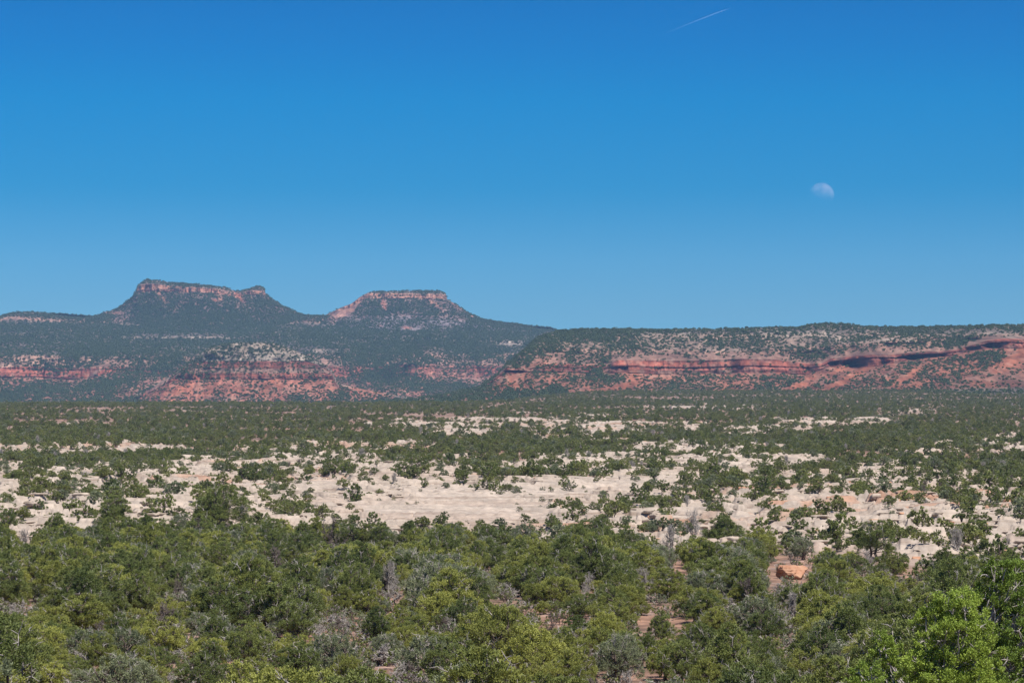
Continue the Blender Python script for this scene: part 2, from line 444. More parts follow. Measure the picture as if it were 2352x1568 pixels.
FORESTS = []
def loft(name, label, xr, nx, lines, gully=(35, 230, 3), big_amp=20.0, alcoves=(), covfun=None, blobs=(), tree=(4.5, 3.2), seed=0, kinds=(0.0,)):
    """lines: (y, Y, rows to next, colour below, cliffness below)"""
    x = np.linspace(xr[0], xr[1], nx)
    ys, Ds, cols, cl = [], [], [], []
    for i, L in enumerate(lines):
        y, D = iv(L[0], x), iv(L[1], x)
        if i + 1 < len(lines):
            y2, D2 = iv(lines[i + 1][0], x), iv(lines[i + 1][1], x)
            n = L[2]
            for k in range(n):
                t = k / n
                ys.append(y * (1 - t) + y2 * t); Ds.append(D * (1 - t) + D2 * t)
                prev = lines[i - 1][3] if i else L[3]
                w = min(1.0, t * n / 2.0 + 0.5)
                cols.append(np.asarray(L[3]) * w + np.asarray(prev) * (1 - w)); cl.append(L[4])
        else:
            ys.append(y); Ds.append(D); cols.append(np.asarray(L[3])); cl.append(L[4])
    yy = np.array(ys); DD = np.array(Ds); cl = np.array(cl)[:, None] * np.ones_like(yy)
    C = np.array(cols)[:, None, :] * np.ones((1, nx, 1))
    xx = np.broadcast_to(x, yy.shape)
    X, Z = world_of(xx, yy, DD)
    # colour patches
    nlo = fbm(X / 130, Z / 45, oct=4, seed=seed + 3); nhi = fbm(X / 15, Z / 9, oct=4, seed=seed + 4, gain=0.65) * 1.25
    for (cx, cy, rx, ry, ang, colr, st) in blobs:
        a = math.radians(ang); dx = xx - cx; dy = yy - cy
        p = (dx * math.cos(a) + dy * math.sin(a)) / rx; q = (-dx * math.sin(a) + dy * math.cos(a)) / ry
        m = np.exp(-(p * p + q * q) ** 1.5) * st * np.clip(1 + 0.8 * nhi, 0, 1.4)
        m = np.clip(m, 0, 1)[..., None]
        C = C * (1 - m) + np.asarray(colr) * m
    # strata tint by true height: beds
    bed = fbm(X / 900, Z / 9.0, oct=3, seed=seed + 9)
    bed2 = fbm(X / 400, Z / 3.2, oct=2, seed=seed + 10)
    C = C * (1 + (0.62 * bed2 * cl)[..., None] + 0.20 * bed[..., None] * (0.35 + 0.65 * cl[..., None])) * (1 + 0.16 * nlo[..., None])
    lum = C.mean(-1, keepdims=True)
    mixp = np.clip(nhi * 0.9, 0, 0.7)[..., None]
    C = C * (1 - mixp * 0.6) + np.array([0.25, 0.172, 0.128]) * mixp * 0.6
    # relief: spurs and gullies run downslope; beds stand out on the cliffs
    amp, wl, oc = gully
    T = np.cumsum(1.02 - np.clip(cl[:, :1] * 1.6, 0, 1), axis=0) / len(ys) * 2.0
    g = 1 - 2.2 * np.abs(fbm(xx * 0 + X / wl + 0.35 * T, T * 0.8 + xx * 0, oct=oc, seed=seed + 11))
    g2 = fbm(X / (wl * 0.22), Z / 60, oct=3, seed=seed + 13)
    fade = np.clip(np.arange(len(ys)) / max(1, lines[0][2] + 2), 0, 1)[:, None]
    Yd = DD - (g * amp + g2 * amp * 0.28) * fade
    crack = fbm(X / 11, Z / 40, oct=3, seed=seed + 15); shelf = fbm(X / 260, Z / 6.0, oct=2, seed=seed + 17)
    flute = 1 - 2.0 * np.abs(fbm(X / 24, Z / 90 + 3, oct=3, seed=seed + 16)); big = fbm(X / 95, Z / 160, oct=2, seed=seed + 18)
    Yd = Yd + cl * (crack * 5.0 + shelf * 2.6 - flute * 9.0 - big * big_amp) + (1 - cl) * fbm(X / 16, Z / 8, oct=3, seed=seed + 19) * 4.0
    for (cx, cy, rx, ry, dep) in alcoves:
        m = np.exp(-(((xx - cx) / rx) ** 2 + ((yy - cy) / ry) ** 2) ** 2)
        m = m * np.clip(0.75 + 1.1 * fbm(X / 26, Z / 60, oct=3, seed=seed + 41), 0, 1.3)
        Yd = Yd + dep * (0.75 if cx > 1890 else 0.4) * m
    X2, Z2 = world_of(xx, yy, Yd)
    # keep true x/z of the undisplaced line so that the relief is real and not a shear towards the camera
    V = np.stack([X, Yd, Z], -1)
    var = np.clip(fbm(X / 13, Z / 70, oct=3, seed=seed + 33), 0, 1)
    C = C * (1 - (0.45 * var * cl))[..., None]
    grit = fbm(X / 6.0, Z / 5.0, oct=2, seed=seed + 29)
    C = C * (0.88 + 0.30 * grit[..., None]) * (1 - 0.28 * sstep(0.1, 0.5, fbm(X / 50, Z / 22, oct=4, seed=seed + 31)))[..., None]
    C = np.clip(C, 0.015, 0.75)
    me = mesh_from(name, V.reshape(-1, 3), grid_faces(len(ys), nx)[:, ::-1], [M_MESA], col=C.reshape(-1, 3), smooth=False)
    link(name, me, kind="structure", label=label)
    # trees on it, placed by the share of ground they hide
    if covfun is None: return
    ymid = 0.25 * (yy[:-1, :-1] + yy[1:, :-1] + yy[:-1, 1:] + yy[1:, 1:])
    xmid = 0.5 * (xx[:-1, :-1] + xx[:-1, 1:])
    pxx, pyy = pix_of(V[..., 0], V[..., 1], V[..., 2])
    a = np.stack([pxx[:-1, :-1], pyy[:-1, :-1]], -1); b = np.stack([pxx[1:, 1:], pyy[1:, 1:]], -1)
    c1 = np.stack([pxx[:-1, 1:], pyy[:-1, 1:]], -1); d1 = np.stack([pxx[1:, :-1], pyy[1:, :-1]], -1)
    e, f = b - a, d1 - c1
    area = np.abs(e[..., 0] * f[..., 1] - e[..., 1] * f[..., 0]) / 2
    cv = covfun(xmid, ymid); cv = cv - (0.20 - 0.15 * sstep(0.75, 0.92, cv)) * np.clip(g[:-1, :-1], -1, 1)
    Xm = 0.25 * (V[:-1, :-1] + V[1:, :-1] + V[:-1, 1:] + V[1:, 1:])
    clump = fbm(Xm[..., 0] / 55, Xm[..., 2] / 30, oct=4, seed=seed + 23)
    cv = np.clip(cv * 0.90 + 0.10 + 0.42 * clump * (1 - np.abs(2 * cv - 1) * 0.88), 0.0, 0.985)
    for (cx, cy, rx, ry, ang, colr, st) in blobs:
        if st < 0.8: continue
        aa = math.radians(ang); dx = xmid - cx; dy = ymid - cy
        p = (dx * math.cos(aa) + dy * math.sin(aa)) / rx; q = (-dx * math.sin(aa) + dy * math.cos(aa)) / ry
        cv = cv * (1 - 0.80 * np.exp(-(p * p + q * q) ** 1.5))
    tp = tree[0] * tree[1] * 0.78 * (F / Xm[..., 1]) ** 2
    lam = -np.log(1 - cv) / tp * area * 1.15
    back = np.zeros_like(lam); back[:lines[0][2]] = 0.35   # the far side of the crest stays thin
    lam[:lines[0][2]] *= back[:lines[0][2]]
    # and never denser than a closed wood on the ground
    gy = np.abs(np.diff(V[:, :, 1], axis=0))[:, :-1]; gx = np.diff(V[:, :, 0], axis=1)[:-1]
    lam = np.minimum(lam, np.maximum(np.abs(gy * gx) / 9.0, lam * 0.35))
    n = rng.poisson(lam)
    ii, jj = np.nonzero(n); rep = n[ii, jj]; ii = np.repeat(ii, rep); jj = np.repeat(jj, rep)
    s, t = rng.random(len(ii))[:, None], rng.random(len(ii))[:, None]
    P = (V[ii, jj] * (1 - s) + V[ii, jj + 1] * s) * (1 - t) + (V[ii + 1, jj] * (1 - s) + V[ii + 1, jj + 1] * s) * t
    FORESTS.append((P, tree))
    print(name, "trees", len(P))

mes_cov = lambda x, y: sample_map(MESA, 750, x, y)
SKY_H = [(-400, 728), (0, 725), (32, 719), (79, 718), (127, 719), (178, 722), (216, 725), (330, 728), (600, 729), (695, 723), (736, 725), (800, 729), (1060, 731), (1108, 731.5), (1155, 739), (1219, 747), (1266, 750), (1282, 757), (1330, 780), (1450, 800)]
up = lambda pts, d: [(x, y + d) for x, y in pts]
def hills_cov(x, y):
    c = mes_cov(x, y)
    t = np.where(y < 752, 0.96, c)
    cl = np.exp(-(((x - 65) / 75) ** 2 + ((y - 735) / 5) ** 2)) * 0.75 + np.exp(-(((x - 340) / 45) ** 2 + ((y - 739) / 4) ** 2)) * 0.6 + np.exp(-(((x - 710) / 50) ** 2 + ((y - 745) / 5) ** 2)) * 0.6 + np.exp(-(((x - 630) / 30) ** 2 + ((y - 748) / 4) ** 2)) * 0.6
    cl = cl + np.exp(-(((x - 1130) / 90) ** 2 + ((y - 754 - (x - 1130) * 0.06) / 4) ** 2)) * 0.5 + np.exp(-(((x - 445) / 85) ** 2 + ((y - 776) / 3) ** 2)) * 0.6
    cl = cl + np.exp(-(((x - 900) / 60) ** 2 + ((y - 752) / 3) ** 2)) * 0.4
    return np.clip(t - cl, 0.05, 0.985)
loft("hillside", "wooded slopes with red cliff bands below the twin buttes", (-420, 1460), 900, [
    (up(SKY_H, 25), 10300, 3, DUFFM, 0),
    (SKY_H, 9500, 7, DUFFM, 0),
    (up(SKY_H, 9), 9400, 6, PINK, 0.5),
    (up(SKY_H, 18), 9300, 14, DUFFM, 0),
    ([(-400, 774), (0, 772), (365, 775), (527, 774), (800, 776), (1100, 779), (1450, 800)], 8400, 5, PALE, 0.8),
    ([(-400, 779), (0, 777), (365, 780), (527, 779), (800, 781), (1100, 784), (1450, 806)], 8380, 16, DUFFM, 0),
    ([(-400, 816), (0, 818), (270, 820), (500, 815), (800, 812), (1100, 810), (1450, 830)], [(-400, 7350), (300, 7400), (900, 7900), (1100, 8000), (1450, 8200)], 14, PINK, 0.3),
    ([(-400, 843), (0, 846), (80, 841), (160, 847), (270, 843), (500, 850), (800, 840), (1000, 838), (1450, 850)], [(-400, 7250), (300, 7300), (900, 7700), (1450, 8000)], 20, RED, 0.9),
    ([(-400, 866), (0, 868), (80, 864), (160, 870), (225, 866), (270, 852), (500, 870), (1000, 868), (1450, 870)], [(-400, 7220), (300, 7270), (900, 7600), (1450, 7900)], 30, np.array([0.226, 0.103, 0.0718]), 0),
    (931, [(-400, 6400), (300, 6300), (900, 6600), (1450, 6900)], 6, DUFFM, 0),
    (960, 5600, 1, DUFFM, 0),
], gully=(95, 380, 4), big_amp=9.0, covfun=hills_cov, seed=100, tree=(5.6, 4.2),
    blobs=[(190, 856, 60, 10, -8, RED, 0.9), (235, 845, 45, 5, -35, PINK, 0.8), (30, 856, 60, 8, 0, RED, 0.9), (95, 900, 70, 9, 0, PINK, 0.6), (1010, 830, 70, 22, 20, PINK, 0.6), (1040, 862, 80, 14, 5, np.array([0.287, 0.137, 0.0954]), 0.7), (1170, 789, 30, 5, 0, PALE, 0.85), (745, 808, 30, 4, 0, PALE, 0.85)])

SP_T = [(240, 925), (290, 914), (330, 897), (365, 880), (390, 866), (410, 852), (430, 838), (450, 820), (470, 806), (489, 796), (514, 790.5), (560, 787), (628, 788), (665, 800), (705, 818), (746, 838), (764, 852), (770, 868), (776, 880), (809, 888), (860, 899), (917, 909), (1000, 919), (1060, 926)]
SP_D = [(x, 6080 + 420 * ((x - 600) / 360.0) ** 2 - 160 * sstep(700, 1000, x)) for x in range(220, 1081, 20)]
def below(pts, d, foot=930):
    return [(x, min(foot - 2, y + d)) for x, y in pts]
def mxl(y0, d0):   # line at height y0, never above the skyline + d0
    return [(x, min(929, max(y0, y + d0))) for x, y in SP_T]
loft("hillside", "red banded spur with bare talus rising from the woodland", (240, 1060), 620, [
    (up(SP_T, 16), [(x, d + 420) for x, d in SP_D], 3, DUFFM, 0),
    (SP_T, [(x, d + 160) for x, d in SP_D], 16, 0.95 * np.array([0.26, 0.205, 0.154]), 0),
    (mxl(812, 2), [(x, d + 110) for x, d in SP_D], 12, PALE * 0.9, 0),
    (mxl(830, 4), [(x, d + 90) for x, d in SP_D], 16, RED, 0.7),
    (mxl(846, 6), [(x, d + 62) for x, d in SP_D], 6, PINK * 0.95, 0.3),
    (mxl(857, 8), [(x, d + 44) for x, d in SP_D], 10, RED, 0.7),
    (mxl(864, 10), [(x, d + 34) for x, d in SP_D], 5, RED, 0.8),
    (mxl(871, 12), [(x, d + 30) for x, d in SP_D], 30, np.array([0.281, 0.11, 0.0718]), 0),
    (932, [(x, d - 190) for x, d in SP_D], 4, DUFFM, 0),
    (960, [(x, d - 700) for x, d in SP_D], 1, DUFFM, 0),
], gully=(20, 90, 3), big_amp=2.0, covfun=lambda x, y: np.clip(mes_cov(x, y) * 0.95 + 0.05 - 0.06 * (1 - sstep(826, 840, y)), 0, .98), seed=200, tree=(4.6, 3.4),
    blobs=[(430, 893, 32, 11, -12, ORED, 0.85), (480, 897, 22, 12, -25, ORED, 0.85), (397, 903, 28, 5, -10, ORED, 0.85), (612, 893, 12, 14, 5, ORED, 0.85), (632, 880, 16, 8, 40, ORED, 0.85), (525, 915, 50, 7, 0, PINK, 0.6), (700, 905, 40, 14, 20, PINK, 0.5), (840, 896, 62, 5, 10, ORED, 0.9), (375, 880, 40, 5, -32, PINK, 0.82), (760, 893, 10, 8, 0, ORED, 0.8)])

# --- the two buttes
B1 = [(150, 742), (216, 727), (241, 716), (263, 711), (286, 697), (305, 682), (313, 668), (317, 657), (326, 648), (336, 641.5), (345, 643), (359, 644), (397, 649), (444, 652.5), (492, 658), (524, 662), (540, 669), (552, 668), (565, 665), (578, 660), (586, 657.5), (600, 657), (606, 661), (609, 665), (611, 677), (635, 694), (667, 711.5), (692, 721), (717, 727), (760, 738), (800, 748)]
B1CT = [(150, 744), (216, 729), (241, 718), (263, 713), (286, 699), (305, 684), (313, 670), (317, 661), (326, 655), (336, 653), (350, 653), (397, 657), (444, 661), (492, 664), (524, 668), (546, 674), (558, 671), (570, 668), (600, 668), (606, 668), (609, 669), (611, 679), (635, 696), (667, 713), (692, 723), (717, 729), (760, 740), (800, 750)]
B1CB = [(150, 746), (216, 731), (241, 720), (263, 715), (286, 702), (305, 688), (317, 674), (336, 673), (350, 671), (397, 671), (444, 672), (492, 675), (524, 679), (546, 684), (570, 678), (600, 677), (609, 678), (613, 682), (635, 698), (667, 715), (692, 725), (717, 731), (760, 742), (800, 752)]
def shp(d0, xs):  # curved plan: ends swing back
    return [(x, d0 + 260 * abs((x - xs[0]) / xs[1]) ** 2.2) for x in np.linspace(xs[0] - 1.3 * xs[1], xs[0] + 1.3 * xs[1], 25)]
def butte_cov(x, y):
    return 0.80 + 0 * x
def b1cov(x, y):
    yt = iv(B1, x); yc = iv(B1CT, x); yb = iv(B1CB, x)
    c = np.where(y < yc, 0.88, np.where(y < yb, 0.22, 0.87 + 0.11 * sstep(0, 30, y - yb)))
    c = c + (0.72 - c) * (1 - sstep(300, 330, x)); c = c + (0.93 - c) * sstep(590, 640, x)
    return c
S1 = (455, 260)
loft("butte", "long flat topped butte with a pink cliff rim and a small knob at its right end", (150, 800), 520, [
    (up(B1, 14), shp(9950, S1), 3, DUFFM, 0),
    (B1, shp(9560, S1), 6, DUFFM * 1.1, 0),
    (B1CT, shp(9440, S1), 12, np.array([0.342, 0.161, 0.106]), 0.9),
    (B1CB, shp(9425, S1), 34, np.array([0.178, 0.113, 0.0927]), 0),
    ([(150, 755), (260, 742), (330, 735), (455, 732), (600, 736), (680, 745), (800, 758)], shp(9120, S1), 8, DUFFM, 0),
    ([(150, 775), (455, 758), (800, 775)], shp(8850, S1), 1, DUFFM, 0),
], gully=(34, 120, 3), big_amp=10.0, covfun=b1cov, seed=300, tree=(5.4, 4.4),
    blobs=[(373, 683, 20, 5, 58, np.array([0.342, 0.158, 0.0954]), 0.95), (505, 683, 16, 5, 45, np.array([0.342, 0.158, 0.0954]), 0.9), (497, 692, 10, 4, 20, ORED, 0.85), (550, 684, 22, 5, 48, ORED, 0.85), (268, 719, 20, 4, 5, np.array([0.342, 0.164, 0.103]), 0.95), (310, 718, 30, 5, -15, GREYM, 0.6), (590, 690, 18, 3, 45, PINK, 0.7)])
B2 = [(690, 740), (736, 727), (759, 716), (790, 704), (809, 697), (824, 685), (836, 677), (847, 671.5), (860, 669), (873, 668.5), (917, 668.5), (981, 667), (1005, 668.5), (1016, 671), (1025, 676), (1027, 688), (1044, 697), (1076, 718), (1108, 732.5), (1155, 741), (1219, 750), (1266, 756)]
B2CT = [(690, 742), (736, 729), (759, 718), (790, 706), (809, 699), (824, 687), (836, 679), (850, 674), (873, 673), (917, 674), (981, 675), (1012, 676), (1025, 678), (1028, 690), (1044, 699), (1076, 720), (1108, 734), (1155, 743), (1219, 752), (1266, 758)]
B2CB = [(690, 744), (736, 731), (759, 722), (790, 712), (809, 706), (824, 694), (840, 687), (873, 686), (917, 685.5), (981, 686), (1012, 687), (1025, 688), (1030, 693), (1044, 702), (1076, 723), (1108, 737), (1155, 746), (1219, 755), (1266, 761)]
def b2cov(x, y):
    yc = iv(B2CT, x); yb = iv(B2CB, x)
    c = np.where(y < yc, 0.88, np.where(y < yb, 0.20, 0.82 + 0.12 * sstep(0, 35, y - yb)))
    c = c + (0.93 - c) * sstep(1010, 1075, x + (y - 700) * -0.4)
    sl = (y - yb < 26) & (x < 838 - (y - 686) * 0.9) & (y < 731 )
    c = np.where(sl, 0.05, c)
    c = c + (0.6 - c) * sstep(722, 730, y) * sstep(790, 830, x) * (1 - sstep(1030, 1090, x))
    return c
S2 = (935, 250)
loft("butte", "shorter flat topped butte with a bare pink slope on its left flank", (690, 1270), 480, [
    (up(B2, 14), shp(9900, S2), 3, DUFFM, 0),
    (B2, shp(9520, S2), 4, DUFFM * 1.1, 0),
    (B2CT, shp(9430, S2), 11, np.array([0.342, 0.171, 0.113]), 0.9),
    (B2CB, shp(9415, S2), 34, np.array([0.184, 0.116, 0.099]), 0),
    ([(690, 752), (760, 733), (850, 732), (935, 732), (1040, 735), (1150, 748), (1270, 764)], shp(9140, S2), 12, np.array([0.171, 0.137, 0.137]), 0),
    ([(690, 775), (935, 762), (1270, 780)], shp(8850, S2), 1, DUFFM, 0),
], gully=(32, 110, 3), big_amp=10.0, covfun=b2cov, seed=400, tree=(5.4, 4.2),
    blobs=[(800, 712, 52, 10, -38, np.array([0.356, 0.171, 0.116]), 1.0), (752, 728, 25, 5, -12, np.array([0.356, 0.178, 0.123]), 0.95), (880, 695, 6, 9, 0, ORED, 0.85), (884, 706, 3, 8, 10, ORED, 0.8), (1000, 700, 24, 5, 42, np.array([0.329, 0.15, 0.0954]), 0.9), (873, 748, 6, 2, 0, ORED, 0.8), (935, 753, 12, 3, 0, ORED, 0.85), (940, 733, 130, 8, 2, GREYM, 0.75)])

# --- the long mesa on the right
CR = [(880, 924), (917, 919), (1012, 907), (1092, 891), (1139, 859), (1165, 831), (1203, 802), (1235, 773), (1260, 763), (1283, 756.5), (1336, 755), (1417, 754.5), (1497, 755), (1578, 757), (1632, 757), (1685, 756), (1739, 754.5), (1830, 754), (1850, 749), (1867, 746), (1910, 744), (1950, 747), (2003, 751), (2070, 753), (2204, 750), (2352, 748), (2700, 748)]
def cmx(pts, d0):
    xs = sorted(set([p[0] for p in CR] + [p[0] for p in pts]))
    a = np.array(CR, float); b = np.array(pts, float)
    return [(x, max(float(np.interp(x, b[:, 0], b[:, 1])), float(np.interp(x, a[:, 0], a[:, 1])) + d0)) for x in xs]
def cd(off):
    return [(880, 4700 + off * 0.3), (1150, 4850 + off * 0.6), (1300, 4800 + off), (1800, 4750 + off), (1890, 4700 + off), (2050, 4600 + off), (2200, 4560 + off), (2352, 4450 + off), (2700, 4350 + off)]
L4 = [(880, 924), (1100, 850), (1139, 846), (1197, 845), (1256, 836), (1300, 839), (1390, 840), (1417, 830), (1605, 827), (1779, 827), (1862, 835), (1885, 836), (1904, 825), (1960, 819), (2054, 816), (2081, 812), (2164, 808), (2200, 803), (2220, 796), (2258, 784), (2300, 780), (2352, 782), (2700, 782)]
L4b = [(880, 925), (1100, 855), (1139, 852), (1197, 852), (1256, 842), (1300, 845), (1390, 845), (1417, 843), (1605, 842), (1779, 842), (1862, 842), (1885, 841), (1904, 830), (1960, 824), (2054, 821), (2081, 815), (2164, 812), (2200, 807), (2220, 801), (2258, 790), (2300, 787), (2352, 790), (2700, 790)]
L5 = [(880, 926), (1100, 862), (1139, 860), (1197, 861), (1256, 855), (1390, 858), (1500, 859), (1779, 858), (1862, 858), (1885, 847), (1904, 841), (1977, 847), (2054, 834), (2081, 826), (2164, 819), (2200, 813), (2220, 808), (2258, 803), (2300, 803), (2352, 802), (2700, 802)]
def mesa_cov(x, y):
    c = mes_cov(x, y); yc = iv(CR, x)
    c = np.where(y - yc < 7, 0.95, c)
    c = np.where((x < 1300) & (y < 840), np.maximum(c, 0.90 - sstep(18, 45, y - yc) * 0.4), c)
    c = c + 0.03 + 0.12 * (1 - sstep(1300, 1420, x)) * sstep(15, 40, y - yc)
    yt, yb = iv(L4, x), iv(L5, x)
    on = sstep(-10, -2, y - yt) * (1 - sstep(1, 9, y - yb)) * sstep(1380, 1420, x)
    return np.clip(c * (1 - 0.85 * on), 0.02, 0.985)
loft("mesa", "long flat mesa with red cliff bands and orange talus behind the plain", (880, 2620), 1300, [
    (up(CR, 8), cd(1600), 3, DUFFM, 0),
    (CR, cd(800), 8, DUFFM, 0),
    (cmx([(880, 768), (2700, 768)], 3), cd(620), 26, 0.86 * np.array([0.262, 0.182, 0.135]), 0),
    (cmx([(880, 800), (1400, 802), (1560, 804), (1740, 804), (1830, 802), (1960, 790), (2054, 782), (2120, 778), (2260, 772), (2352, 768), (2700, 768)], 6), cd(430), 6, PINK * 0.9, 0.6),
    (cmx([(880, 810), (1400, 812), (1560, 813), (1740, 813), (1830, 812), (1960, 797), (2054, 790), (2120, 789), (2260, 778), (2352, 774), (2700, 774)], 8), cd(400), 12, 0.85 * np.array([0.247, 0.137, 0.099]), 0),
    (cmx(L4, 10), cd(300), 16, RED * 0.9, 0.85),
    (cmx(L4b, 12), cd(280), 3, DRED, 1.0),
    (cmx([(x, y + 2) for x, y in L4b], 14), cd(281), 20, DRED * 1.0, 1.0),
    (cmx(L5, 16), cd(256), 38, 0.85 * np.array([0.274, 0.113, 0.0718]), 0),
    ([(880, 928), (1012, 921), (1100, 919), (1300, 916), (1500, 913), (1700, 907), (1900, 902), (2100, 897), (2352, 888), (2700, 886)], cd(-160), 4, DUFFM, 0),
    ([(880, 945), (1300, 935), (1700, 925), (2352, 905), (2700, 900)], cd(-500), 1, DUFFM, 0),
], gully=(62, 210, 4), big_amp=12.0, covfun=mesa_cov, seed=500, tree=(4.6, 3.4),
    alcoves=[(2000, 834, 52, 9, 75), (1965, 836, 30, 12, 45), (2095, 822, 28, 5, 50), (2140, 818, 40, 4, 40), (2225, 803, 22, 5, 45), (2280, 797, 26, 6, 70), (1415, 850, 24, 6, 45), (1912, 836, 12, 6, 40), (1855, 850, 10, 9, 35), (1512, 852, 6, 9, 30), (2010, 793, 45, 2.5, 35), (2250, 782, 25, 2.5, 35), (1180, 857, 35, 4, 28), (1700, 852, 8, 8, 22), (1600, 851, 7, 8, 20)],
    blobs=[(1400, 895, 75, 5, -14, ORED, 1.0), (1440, 885, 30, 8, -20, ORED, 0.95), (1345, 903, 60, 5, -12, ORED, 0.85), (1177, 878, 9, 13, 10, ORED, 0.95), (1300, 908, 25, 4, -10, ORED, 0.85), (1455, 862, 14, 15, 0, ORED, 0.7), (1525, 870, 18, 8, 0, ORED, 0.75), (1220, 845, 55, 10, -28, np.array([0.315, 0.137, 0.0889]), 0.85), (1275, 828, 40, 6, -38, PINK, 0.82),
           (1640, 901, 30, 4, -10, ORED, 0.85), (1690, 898, 22, 4, -12, ORED, 0.85), (1850, 878, 45, 7, -28, ORED, 1.0), (1830, 890, 35, 5, -15, ORED, 0.9), (1960, 862, 48, 8, -32, ORED, 0.95), (1930, 880, 40, 6, -25, ORED, 0.85), (1925, 851, 20, 5, -30, ORED, 0.9), (2075, 868, 42, 6, -30, ORED, 0.9), (2120, 842, 40, 5, -42, ORED, 0.82), (2155, 860, 25, 4, -28, ORED, 0.85), (2040, 852, 25, 3, -40, PINK, 0.82), (2100, 885, 20, 3, -15, ORED, 0.8),
           (2310, 838, 50, 15, -40, ORED, 0.95), (2345, 815, 30, 20, -30, ORED, 0.9), (2300, 870, 50, 12, -10, PINK, 0.7), (2220, 870, 60, 6, -20, PINK, 0.5), (2262, 880, 40, 5, 0, ORED, 0.6), (1480, 770, 30, 8, 0, PALE, 0.5), (1580, 768, 30, 10, 20, PALE * 1.05, 0.6), (1790, 770, 70, 9, 5, PALE * 1.08, 0.7), (1900, 773, 50, 10, 10, PALE * 1.08, 0.7), (1670, 805, 60, 3, 0, PALE * 1.1, 0.7), (2010, 786, 40, 3, -8, PALE, 0.8), (2080, 783, 22, 4, 0, PALE * 1.05, 0.85), (2290, 772, 40, 6, 5, PALE, 0.7)])

# ------------------------------------------------------------------ plants (mesh builders)
def leaves(acc, P, Dr, L, W, r, tones, tone_out):
    """one rhombic leaf spray per point"""
    n = len(P)
    Dr = Dr / (np.linalg.norm(Dr, axis=1)[:, None] + 1e-9)
    q = r.normal(size=(n, 3)); s = np.cross(Dr, q); s /= np.linalg.norm(s, axis=1)[:, None] + 1e-9
    Ls = L * r.uniform(0.6, 1.3, n)[:, None]; Ws = W * r.uniform(0.7, 1.3, n)[:, None]
    a = P - Dr * Ls * 0.5; b = P + s * Ws * 0.5; c = P + Dr * Ls * 0.5; d = P - s * Ws * 0.5
    v = np.stack([a, b, c, d], 1).reshape(-1, 3)
    f = np.arange(4 * n).reshape(-1, 4)
    acc.add(v, f); tone_out.append(np.repeat(tones, 4))

def curve(p0, p1, r, n=7, wob=0.12, sag=0.15):
    p0 = np.asarray(p0, float); p1 = np.asarray(p1, float)
    t = np.linspace(0, 1, n)[:, None]
    L = np.linalg.norm(p1 - p0)
    m = (p0 + p1) / 2 + r.normal(size=3) * L * wob * 1.2 + np.array([0, 0, -sag * L])
    c = (1 - t) ** 2 * p0 + 2 * t * (1 - t) * m + t * t * p1
    c[1:-1] += r.normal(size=(n - 2, 3)) * L * wob * 0.25
    return c

